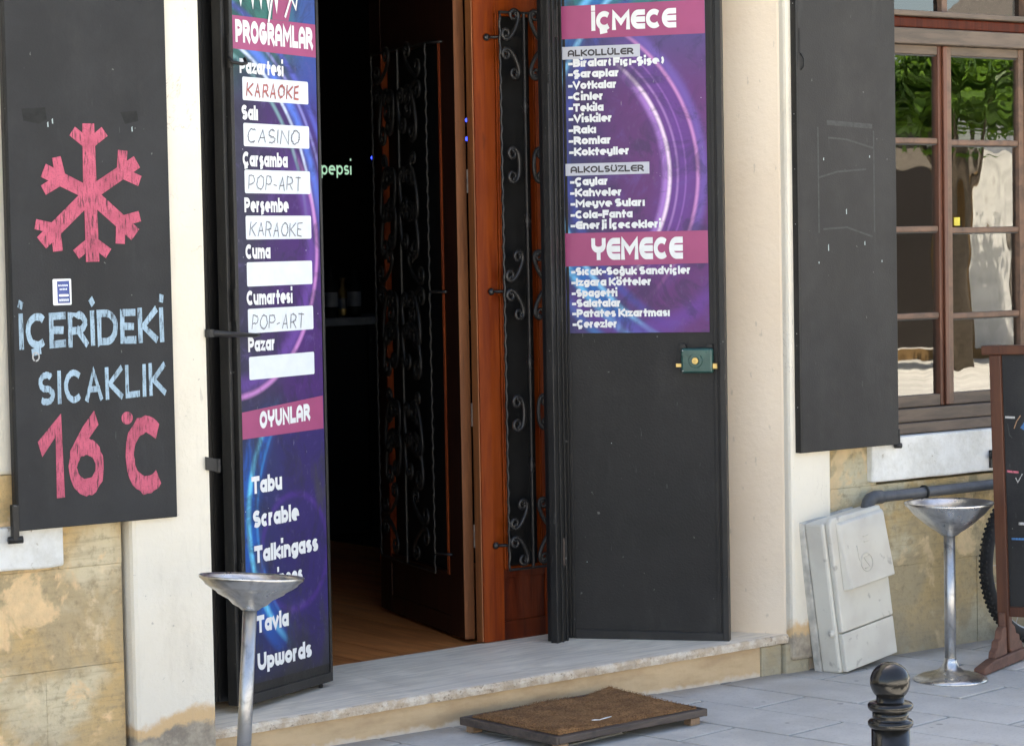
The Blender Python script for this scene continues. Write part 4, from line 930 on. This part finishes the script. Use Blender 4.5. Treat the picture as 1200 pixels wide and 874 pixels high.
# ================================================================== STANDING ASHTRAYS
def ashtray(name, label, base, top, R_, prof, base_r, grp=None, spin=0):
    ax = (Vector(top)-Vector(base)); h = ax.length
    t = thing(name, label, 'ashtray', base, group='standing steel ashtrays outside the door'); q = ax.to_track_quat('Z', 'Y'); t.rotation_mode = 'QUATERNION'; t.rotation_quaternion = q
    bm = bmesh.new(); outer = [(r*R_, h+z) for r, z in prof]; inner = [(max(0, (r-.03))*R_, h+z+.004) for r, z in prof if z > -.045]
    lathe(bm, [(0, outer[-1][1])]+outer[::-1]+[((1-.012)*R_, h+.002)]+inner[1:]+[(0, inner[-1][1]-.004)], 64, wob=.006); link('bowl', bm, 'steel', t, smooth=True)
    bm = bmesh.new(); lathe(bm, [(.0, h-.034), (.6*R_, h-.032), (.62*R_, h-.036)], 40); link('ash', bm, 'ash', t, smooth=True)
    for k in range(7):
        a = random.uniform(0, 6.28); r = random.uniform(.1, .5)*R_; b = random.uniform(0, 3.1); p = Vector((r*math.cos(a), r*math.sin(a), h-.026)); d = Vector((math.cos(b), math.sin(b), .1))*.014
        bm = bmesh.new(); tube(bm, [p-d, p+d], .0038, 8); link('cigarette_butt', bm, 'butt', t)
    bm = bmesh.new(); z1 = h+prof[-1][1]; lathe(bm, [(.0, .02), (.0205, .02), (.0205, z1), (0, z1)], 28); link('pole', bm, 'steel2', t, smooth=False)
    for p_ in t.children[-1].data.polygons: p_.use_smooth = abs(p_.normal.z) < .5
    bm = bmesh.new(); b = base_r; lathe(bm, [(0, 0), (b, 0), (b*1.005, .004), (b*.99, .010), (b*.86, .017), (b*.82, .020), (b*.62, .027), (b*.36, .036), (b*.24, .050), (.0225, .07), (.0225, .082), (0, .082)], 56); link('base', bm, 'steel', t, smooth=True)
    return t
ashtray('standing_ashtray', 'dented steel standing ashtray leaning in front of the programme door', (-.755, -.60, .0), (-.693, -.585, .664), .150,
        [(1, 0), (.985, -.008), (.90, -.018), (.88, -.024), (.76, -.036), (.66, -.044), (.63, -.050), (.42, -.066), (.33, -.080), (.22, -.088), (.16, -.096)], .13)
ashtray('standing_ashtray', 'shiny steel standing ashtray beside the chalkboard sign on the right', (2.245, -.521, .0), (2.245, -.521, .642), .160,
        [(1, 0), (.985, -.008), (.93, -.016), (.80, -.040), (.60, -.068), (.42, -.090), (.26, -.106), (.17, -.118)], .132)

# ================================================================== LEANING METER BOX
mb = thing('meter_box', 'old cream plastic meter box leaning against the right pilaster', 'meter box', (2.052, -.190, .002))
import mathutils
yaw = R(8)
mb.rotation_mode = 'QUATERNION'
mb.rotation_quaternion = mathutils.Quaternion((0, 0, 1), yaw) @ mathutils.Quaternion((0, 1, 0), R(-6.3)) @ mathutils.Quaternion((1, 0, 0), R(-3))
W_, Hh, Dp = .335, .575, .12
box('back_plate', -.004, W_-.03, .116, .150, -.004, Hh-.012, 'cream_dirty', mb, bevel=.006)
box('body', 0, W_, .030, .1155, 0, Hh-.015, 'cream', mb, bevel=.010)
bm = bmesh.new()
prism(bm, [(.012, .150), (W_-.012, .150), (W_-.012, Hh-.008), (.030, Hh), (.012, Hh-.02)], .006, .029); link('cover', bm, 'cream', mb, bevel=.006)
box('lower_cover', .012, W_-.012, .008, .029, .004, .146, 'cream', mb, bevel=.004)
bm = bmesh.new()
a0, a1 = .045, W_-.010
vs = [bm.verts.new(p) for p in ((a0, .0055, .300), (a1, .0055, .300), (a1, .0055, Hh-.02), (a0, .0055, Hh-.02), (a0+.012, -.030, .306), (a1-.008, -.030, .306), (a1-.008, -.010, Hh-.03), (a0+.012, -.010, Hh-.03))]
for f in ((4, 5, 6, 7), (0, 1, 5, 4), (1, 2, 6, 5), (2, 3, 7, 6), (3, 0, 4, 7), (0, 3, 2, 1)): bm.faces.new([vs[i] for i in f])
bmesh.ops.recalc_face_normals(bm, faces=bm.faces[:]); hd2 = link('reading_hood', bm, 'cream', mb, bevel=.004)
sl_ = math.atan2(.020, Hh-.336)
def hoodpt(u, z): return (u, -.0312+(z-.306)*(.020/(Hh-.336)), z)
bm = bmesh.new(); tube(bm, [hoodpt(.165+.034*math.cos(R(a)), .385+.034*math.sin(R(a))) for a in range(0, 360, 15)], .0022, 6, closed=True); link('emblem_ring', bm, 'cream', mb, smooth=True)
bm = bmesh.new(); tube(bm, [hoodpt(u, z) for u, z in ((.148, .365), (.18, .365), (.152, .405), (.184, .405))], .002, 6); link('emblem', bm, 'cream', mb, smooth=True)
bm = bmesh.new(); tube(bm, [hoodpt(.125, .40), hoodpt(.125, .455)], .0022, 6); tube(bm, [hoodpt(.17, .46), hoodpt(.20, .46)], .0022, 6); tube(bm, [hoodpt(.17, .48), hoodpt(.20, .48)], .0022, 6); link('moulded_mark', bm, 'cream', mb)
bm = bmesh.new(); bmesh.ops.create_uvsphere(bm, u_segments=12, v_segments=8, radius=.013)
for v in bm.verts: v.co = Vector((v.co.x-.004, v.co.y+.045, v.co.z+.150))
link('knob', bm, 'cream', mb, smooth=True)

# ================================================================== BOLLARD
bo = thing('bollard', 'black cast iron bollard with a ball top in front of the doorway', 'bollard', (-.012, -2.442, 0))
bm = bmesh.new(); lathe(bm, [(0, 0), (.062, 0), (.062, .03), (.050, .045), (.047, .07), (.0465, .408), (0, .408)], 40); link('shaft', bm, 'cast', bo, smooth=True)
def ring(z, r): return [(r-.012, z-.012), (r-.004, z-.010), (r, z-.004), (r, z+.003), (r-.004, z+.008), (r-.014, z+.010)]
bm = bmesh.new(); lathe(bm, [(.0, .40), (.0465, .405)]+ring(.422, .055)+[(.044, .437), (.0435, .452)]+ring(.464, .055)+[(.034, .476), (.0335, .498), (0, .50)], 40); link('collar', bm, 'cast', bo, smooth=True)
bm = bmesh.new(); r = .0488; lathe(bm, [(r*math.sin(R(a)), .522+r*math.cos(R(180-a)) *-1) if False else (max(0, r*math.sin(R(a))), .5225-r*math.cos(R(a))) for a in range(0, 181, 9)], 40); link('ball', bm, 'cast', bo, smooth=True)

# ================================================================== DOORMAT
mc = [(.40, -.105), (.418, -.565), (1.085, -.520), (1.068, -.03)]
e_x = (Vector(mc[2])-Vector(mc[1])).normalized(); ma = math.atan2(e_x.y, e_x.x)
tr = thing('mat_tray', 'low grey brown wooden tray on small feet in front of the doorstep', 'tray', (mc[1][0], mc[1][1], 0), ma)
TW, TD = .645, .462; zt = .028
for k in range(4): box('plank', .0, TW, .0+k*TD/4+.001, (k+1)*TD/4-.001, zt, zt+.018, 'wood_tray', tr, bevel=.002)
box('edge_batten', -.004, TW+.004, -.012, -.0012, zt-.002, zt+.021, 'wood_tray', tr, bevel=.003); box('edge_batten', -.004, TW+.004, TD+.0012, TD+.012, zt-.004, zt+.022, 'wood_tray', tr, bevel=.003)
box('edge_batten', -.012, -.0042, -.01, TD+.01, zt-.004, zt+.022, 'wood_tray', tr, bevel=.003); box('edge_batten', TW+.0042, TW+.012, -.01, TD+.01, zt-.004, zt+.022, 'wood_tray', tr, bevel=.003)
for a, b in ((.0, .0), (TW-.06, .0), (.0, TD-.04), (TW-.06, TD-.04)): box('foot', a, a+.042, b-.004, b+.03, 0.001, zt-.0045, 'wood_block', tr, bevel=.002)
cm = thing('doormat', 'curled brown coir doormat lying on the wooden tray', 'doormat', (mc[1][0], mc[1][1], zt+.019), ma)
bm = bmesh.new(); nx, ny = 60, 40; gv = []
for j in range(ny+1):
    row = []
    for i in range(nx+1):
        u, v = i/nx, j/ny; x = .022+u*(TW-.03); y = .022+v*(TD-.035)
        x += .006*mnoise.noise(Vector((v*5, 0, 1))); y += .006*mnoise.noise(Vector((u*7, 2, 1)))
        z = .009+.008*mnoise.noise(Vector((u*3, v*2, 0)))+.05*max(0, .25-math.hypot(u, v))+.09*max(0, u-.80)*v+.020*max(0, v-.8)*max(0, 1-abs(u-.55)*2)+random.uniform(-.0016, .0016)
        e = min(u, 1-u, v, 1-v); z -= .006*max(0, 1-e*16)
        row.append(bm.verts.new((x, y, z)))
    gv.append(row)
for j in range(ny):
    for i in range(nx): bm.faces.new((gv[j][i], gv[j][i+1], gv[j+1][i+1], gv[j+1][i]))
ed = [gv[0][i] for i in range(nx+1)]+[gv[j][nx] for j in range(1, ny+1)]+[gv[ny][i] for i in range(nx-1, -1, -1)]+[gv[j][0] for j in range(ny-1, 0, -1)]
lo = [bm.verts.new((v.co.x, v.co.y, .0005)) for v in ed]
for k in range(len(ed)): bm.faces.new((ed[k], lo[k], lo[(k+1) % len(ed)], ed[(k+1) % len(ed)]))
bmesh.ops.recalc_face_normals(bm, faces=bm.faces[:]); link('backing', bm, 'coir', cm)
bm = bmesh.new()
for k in range(15000):
    u, v = random.random(), random.random(); gi, gj = min(nx-1, int(u*nx)), min(ny-1, int(v*ny))
    x = .020+u*(TW-.026); y = .020+v*(TD-.031)
    z = .009+.008*mnoise.noise(Vector((u*3, v*2, 0)))+.05*max(0, .25-math.hypot(u, v))+.09*max(0, u-.80)*v+.020*max(0, v-.8)*max(0, 1-abs(u-.55)*2)
    a = random.uniform(0, 6.28); l = random.uniform(.004, .009); dx, dy = math.cos(a)*.0009, math.sin(a)*.0009; lx, ly = random.uniform(-.004, .004), random.uniform(-.004, .004)
    bm.faces.new([bm.verts.new(p) for p in ((x-dx, y-dy, z-.003), (x+dx, y+dy, z-.003), (x+lx, y+ly, z-.001+l*.45))])
tag(link('coir_fibres', bm, 'coir', cm), kind='stuff')
sc_ = thing('paper_scrap', 'thin curved white scrap on the front edge of the doormat', 'scrap', (mc[1][0], mc[1][1], 0), ma)
bm = bmesh.new(); tube(bm, [(.185+.085*t/8, .048+.010*math.sin(t/8*3.14)-.006, zt+.036+.006*abs(t/4-1)) for t in range(9)], [.002, .004, .005, .004, .003, .003, .004, .003, .002], 6, flat=.4); link('strip', bm, 'p_white', sc_, smooth=True)

# ================================================================== CHALKBOARD SIGN
fd = Vector((.945, .33)).normalized(); bd = Vector((.33, -.945)).normalized()
sg = thing('chalkboard_sign', 'brown wooden framed chalkboard sign on scalloped feet at the right', 'sign', (2.618, -.437, 0), math.atan2(bd.y, bd.x))
sg.rotation_mode = 'QUATERNION'; sg.rotation_quaternion = mathutils.Quaternion(tuple([*(Vector((F.x, F.y, 0)).normalized())]), R(-1.4)) @ mathutils.Quaternion((0, 0, 1), math.atan2(bd.y, bd.x))
SWd = .62
box('post', -.012, .034, -.016, .016, .06, 1.155, 'wood_sign', sg, bevel=.004); box('post', SWd-.034, SWd+.012, -.016, .016, .06, 1.155, 'wood_sign', sg, bevel=.004)
box('top_rail', -.04, SWd+.04, -.022, .022, 1.156, 1.190, 'wood_sign', sg, bevel=.005); box('lower_rail', .0345, SWd-.0345, -.013, .013, .185, .222, 'wood_sign', sg, bevel=.003)
cbd = box('board', .0345, SWd-.0345, -.004, .004, .223, 1.155, 'board', sg)
for x in (.011, SWd-.011):
    bm = bmesh.new(); prism(bm, [(-.25, .004), (.25, .004), (.25, .030), (.14, .046), (-.14, .046), (-.25, .030)], -.022, .022)
    for v in bm.verts: v.co = Vector((x+v.co.y, v.co.x, v.co.z))
    bmesh.ops.recalc_face_normals(bm, faces=bm.faces[:]); link('foot', bm, 'wood_foot', sg, bevel=.005)
    for s in (-1, 1):
        bm = bmesh.new(); prism(bm, [(.018, .047), (.135, .047), (.128, .070), (.105, .082), (.098, .104), (.072, .112), (.062, .138), (.045, .150), (.018, .150)], -.014, .014)
        for v in bm.verts: v.co = Vector((x+v.co.y, v.co.x*s, v.co.z))
        bmesh.ops.recalc_face_normals(bm, faces=bm.faces[:]); link('bracket', bm, 'wood_foot', sg, bevel=.003)
    box('batten', x-.012, x+.012, -.030, -.017, .047, .20, 'wood_foot', sg, bevel=.003)
yb = -.005
def ln(pts, m_, w_=.004, nm='chalk_mark'):
    bm = bmesh.new(); stroke_quads(bm, pts, w_, lambda q, l: (q.x, yb-.0004, q.y), 0); link(nm, bm, m_, cbd)
lettering(cbd, 'ABI', .10, .27, .88, .075, 'chalk_deep', yb, .26, GP, slant=.25, jit=.01, name='chalk_lettering'); lettering(cbd, 'SU', .115, .24, .79, .065, 'chalk_white', yb, .16, GP, jit=.01, name='chalk_lettering')
lettering(cbd, 'BIRA', .115, .44, .66, .085, 'chalk_or', yb, .20, GP, jit=.01, name='chalk_lettering'); lettering(cbd, 'L', .13, .19, .575, .05, 'chalk_white', yb, .2, GP, name='chalk_lettering')
ln([(.045, .925), (.075, .924)], 'chalk_white'); ln([(.045, .725), (.082, .722)], 'chalk_pk'); ln([(.075, .70), (.082, .685), (.10, .715)], 'chalk_white', .002); ln([(.075, .885), (.085, .91), (.10, .93)], 'chalk_or', .002); ln([(.05, .90), (.055, .86), (.065, .85)], 'ghost', .002)
ln([(.085, .532), (.30, .532)], 'chalk_white', .005); ln([(.055, .475), (.10, .475)], 'chalk_deep', .004)

# ================================================================== BICYCLE BEHIND THE SIGN
bk = thing('bicycle', 'bicycle with knobbly tyres leaning on the stone wall behind the chalkboard sign', 'bicycle', (3.09, -.20, 0))
def wheel(x):
    rt = .328
    bm = bmesh.new(); tube(bm, [(x+(rt-.028)*math.cos(a), 0, .331+(rt-.028)*math.sin(a)) for a in [2*math.pi*k/60 for k in range(60)]], .025, 10, closed=True)
    ty = link('tyre', bm, 'rubber', bk, smooth=True)
    bm = bmesh.new()
    for k in range(96):
        a = 2*math.pi*k/96
        for s in (-1, 0, 1):
            aa = a+(.03 if s == 0 else 0); c, s_n = math.cos(aa), math.sin(aa); rr = rt-.004-(0 if s == 0 else .006)
            vs = bx(bm, -.0045, .0045, s*.014-.005, s*.014+.005, -.005, .006)
            for v in vs:
                X, Z = v.co.x, v.co.z+rr; v.co = Vector((x+X*-s_n+Z*c, v.co.y, .331+X*c+Z*s_n))
    tag(link('tread', bm, 'rubber', ty), kind='stuff')
    bm = bmesh.new(); tube(bm, [(x+.282*math.cos(a), 0, .331+.282*math.sin(a)) for a in [2*math.pi*k/60 for k in range(60)]], .011, 8, closed=True); link('rim', bm, 'steel2', bk, smooth=True)
    bm = bmesh.new(); tube(bm, [(x, -.045, .331), (x, .045, .331)], .018, 12); link('hub', bm, 'steel2', bk, smooth=True)
    for k in range(24):
        a = 2*math.pi*k/24; bm = bmesh.new(); tube(bm, [(x+.016*math.cos(a+1), .028*(-1)**k, .331+.016*math.sin(a+1)), (x+.276*math.cos(a), 0, .331+.276*math.sin(a))], .0012, 5); link('spoke', bm, 'steel2', bk)
wheel(0); wheel(1.05)
for nm, pts, r in (('down_tube', [(.42, 0, .30), (.88, 0, .72)], .018), ('top_tube', [(.28, 0, .72), (.88, 0, .80)], .015), ('seat_tube', [(.42, 0, .30), (.26, 0, .86)], .015), ('head_tube', [(.885, 0, .66), (.86, 0, .86)], .02),
    ('chain_stay', [(0, .045, .331), (.42, .02, .30)], .009), ('chain_stay', [(0, -.045, .331), (.42, -.02, .30)], .009), ('seat_stay', [(0, .045, .331), (.29, .015, .72)], .008), ('seat_stay', [(0, -.045, .331), (.29, -.015, .72)], .008), ('fork', [(1.05, .05, .331), (.90, .05, .66)], .012), ('fork', [(1.05, -.05, .331), (.90, -.05, .66)], .012), ('handlebar', [(.84, -.28, .95), (.86, 0, .94), (.84, .15, .95)], .012), ('stem', [(.86, 0, .86), (.86, 0, .94)], .014), ('crank', [(.42, -.05, .30), (.42, -.06, .13)], .009)):
    bm = bmesh.new(); tube(bm, pts, r, 10); link(nm, bm, 'pipe', bk, smooth=True)
bm = bmesh.new(); prism(bm, [(.10, .87), (.38, .885), (.38, .905), (.12, .915)], -.05, .05); link('saddle', bm, 'rubber', bk, bevel=.015)
bm = bmesh.new(); tube(bm, [(.42+.09*math.cos(a), -.035, .30+.09*math.sin(a)) for a in [2*math.pi*k/30 for k in range(30)]], .004, 6, closed=True); link('chainring', bm, 'steel2', bk)

# ================================================================== OTHER SIDE OF THE STREET (seen in the panes)
YO = -16
gw = thing('garden_wall', 'sunlit white garden wall across the street reflected in the panes', 'wall')
box('wall', -30, 18.35, YO-.3, YO, -.02, 2.9, 'wallw', gw); box('wall', 20.45, 21.35, YO-.3, YO, -.02, 2.72, 'wallw', gw); box('wall', 22.2, 40, YO-.3, YO, -.02, 2.72, 'wallw', gw); box('lintel', 18.35, 20.449, YO-.3, YO, 2.45, 2.72, 'tile', gw)
box('post', 20.2, 20.445, YO-.32, YO+.03, -.02, 2.449, 'brownpost', gw); box('post', 21.355, 21.5, YO-.32, YO+.03, -.02, 2.7, 'tile', gw); box('foot_course', 18.3, 24, YO+.001, YO+.05, -.02, .12, 'brownpost', gw)
box('gate_back', 18.0, 22.6, YO-2.6, YO-2.5, -.02, 3.4, 'room', gw); box('gate_top', 18.0, 20.4, YO-2.49, YO-.31, 2.6, 2.7, 'room', gw)
oh = thing('house', 'pale house far across the street with a grey brown sloping roof', 'house')
box('wall', 26.6, 41, -21.6, -19.5, -.02, 5.2, 'wallw', oh)
bm = bmesh.new()
vs = [bm.verts.new(p) for p in ((26.2, -19.0, 5.1), (41.5, -19.0, 5.1), (41.5, -22.1, 5.1), (26.2, -22.1, 5.1), (28, -20.6, 7.0), (39, -20.6, 7.0))]
for f in ((0, 1, 5, 4), (1, 2, 5), (2, 3, 4, 5), (3, 0, 4), (3, 2, 1, 0)): bm.faces.new([vs[i] for i in f])
link('roof', bm, 'tile', oh)
for k in range(4):
    wdw = box('window', 27.5+k*3, 28.5+k*3, -19.499, -19.45, 2.9, 4.3, 'glass_dark', oh)
ob = thing('house', 'long low white house across the street to the left', 'house')
box('wall', -26, 12, -30, -19, -.02, 4.4, 'wallw', ob); box('roof', -26.4, 12.4, -30.4, -18.6, 4.4, 4.7, 'tile', ob)
for k in range(9): box('window', -24+k*4, -22.8+k*4, -18.999, -18.96, 1.6, 3.4, 'glass_dark', ob)
def tree(x, y, h, cr, zc, lab, n, sq=1, seed=0, size=.16):
    rnd = random.Random(seed); t = thing('tree', lab, 'tree', (x, y, 0), group='green trees across the street')
    bm = bmesh.new(); tube(bm, [(0, 0, -.1), (.05, 0, h*.35), (-.05, .05, h*.7), (0, 0, h)], [.16, .12, .09, .04], 10); link('trunk', bm, 'bark', t, smooth=True)
    for k in range(5):
        a = k*1.3; bm = bmesh.new(); tube(bm, [(0, 0, h*(.4+.08*k)), (.4*cr*math.cos(a), .4*cr*math.sin(a), zc-.1), (.8*cr*math.cos(a), .8*cr*math.sin(a), zc+.3*cr)], [.06, .04, .015], 7); link('limb', bm, 'bark', t, smooth=True)
    cl = [(Vector((rnd.uniform(-1, 1), rnd.uniform(-1, 1), rnd.uniform(-1, 1)))).normalized()*rnd.uniform(.3, 1) for _ in range(26)]
    vs, fs = [], []
    for k in range(n):
        c = rnd.choice(cl); p = Vector((c.x*cr, c.y*cr, zc+c.z*cr*sq))+Vector((rnd.gauss(0, .2), rnd.gauss(0, .2), rnd.gauss(0, .16)))*cr
        d = Vector((rnd.uniform(-1, 1), rnd.uniform(-1, 1), rnd.uniform(-.6, .6))).normalized(); q = d.cross(Vector((rnd.uniform(-1, 1), rnd.uniform(-1, 1), 1))).normalized(); s = size*rnd.uniform(.6, 1.3)
        i = len(vs); vs += [p-d*s, p+q*s*.4, p+d*s, p-q*s*.4]; fs.append((i, i+1, i+2, i+3))
    me = bpy.data.meshes.new('crown'); me.from_pydata(vs, [], fs); me.materials.append(MAT['leaf']); o = bpy.data.objects.new('crown', me); COL.objects.link(o); o.parent = t
tree(18.2, -14.2, 3.6, 1.15, 3.25, 'leafy green tree hanging over the dark gateway across the street', 5200, .5, 1, .10)
tree(20.7, -14.4, 3.2, .85, 3.15, 'fresh green small tree before the white garden wall across the street', 4200, .6, 2, .09)
tree(15.0, -18, 4.5, 1.4, 3.4, 'broad tree behind the white garden wall across the street', 4000, .8, 3)
tree(24.5, -15, 4, 1.2, 3.2, 'round tree at the far right across the street', 3500, .8, 4)
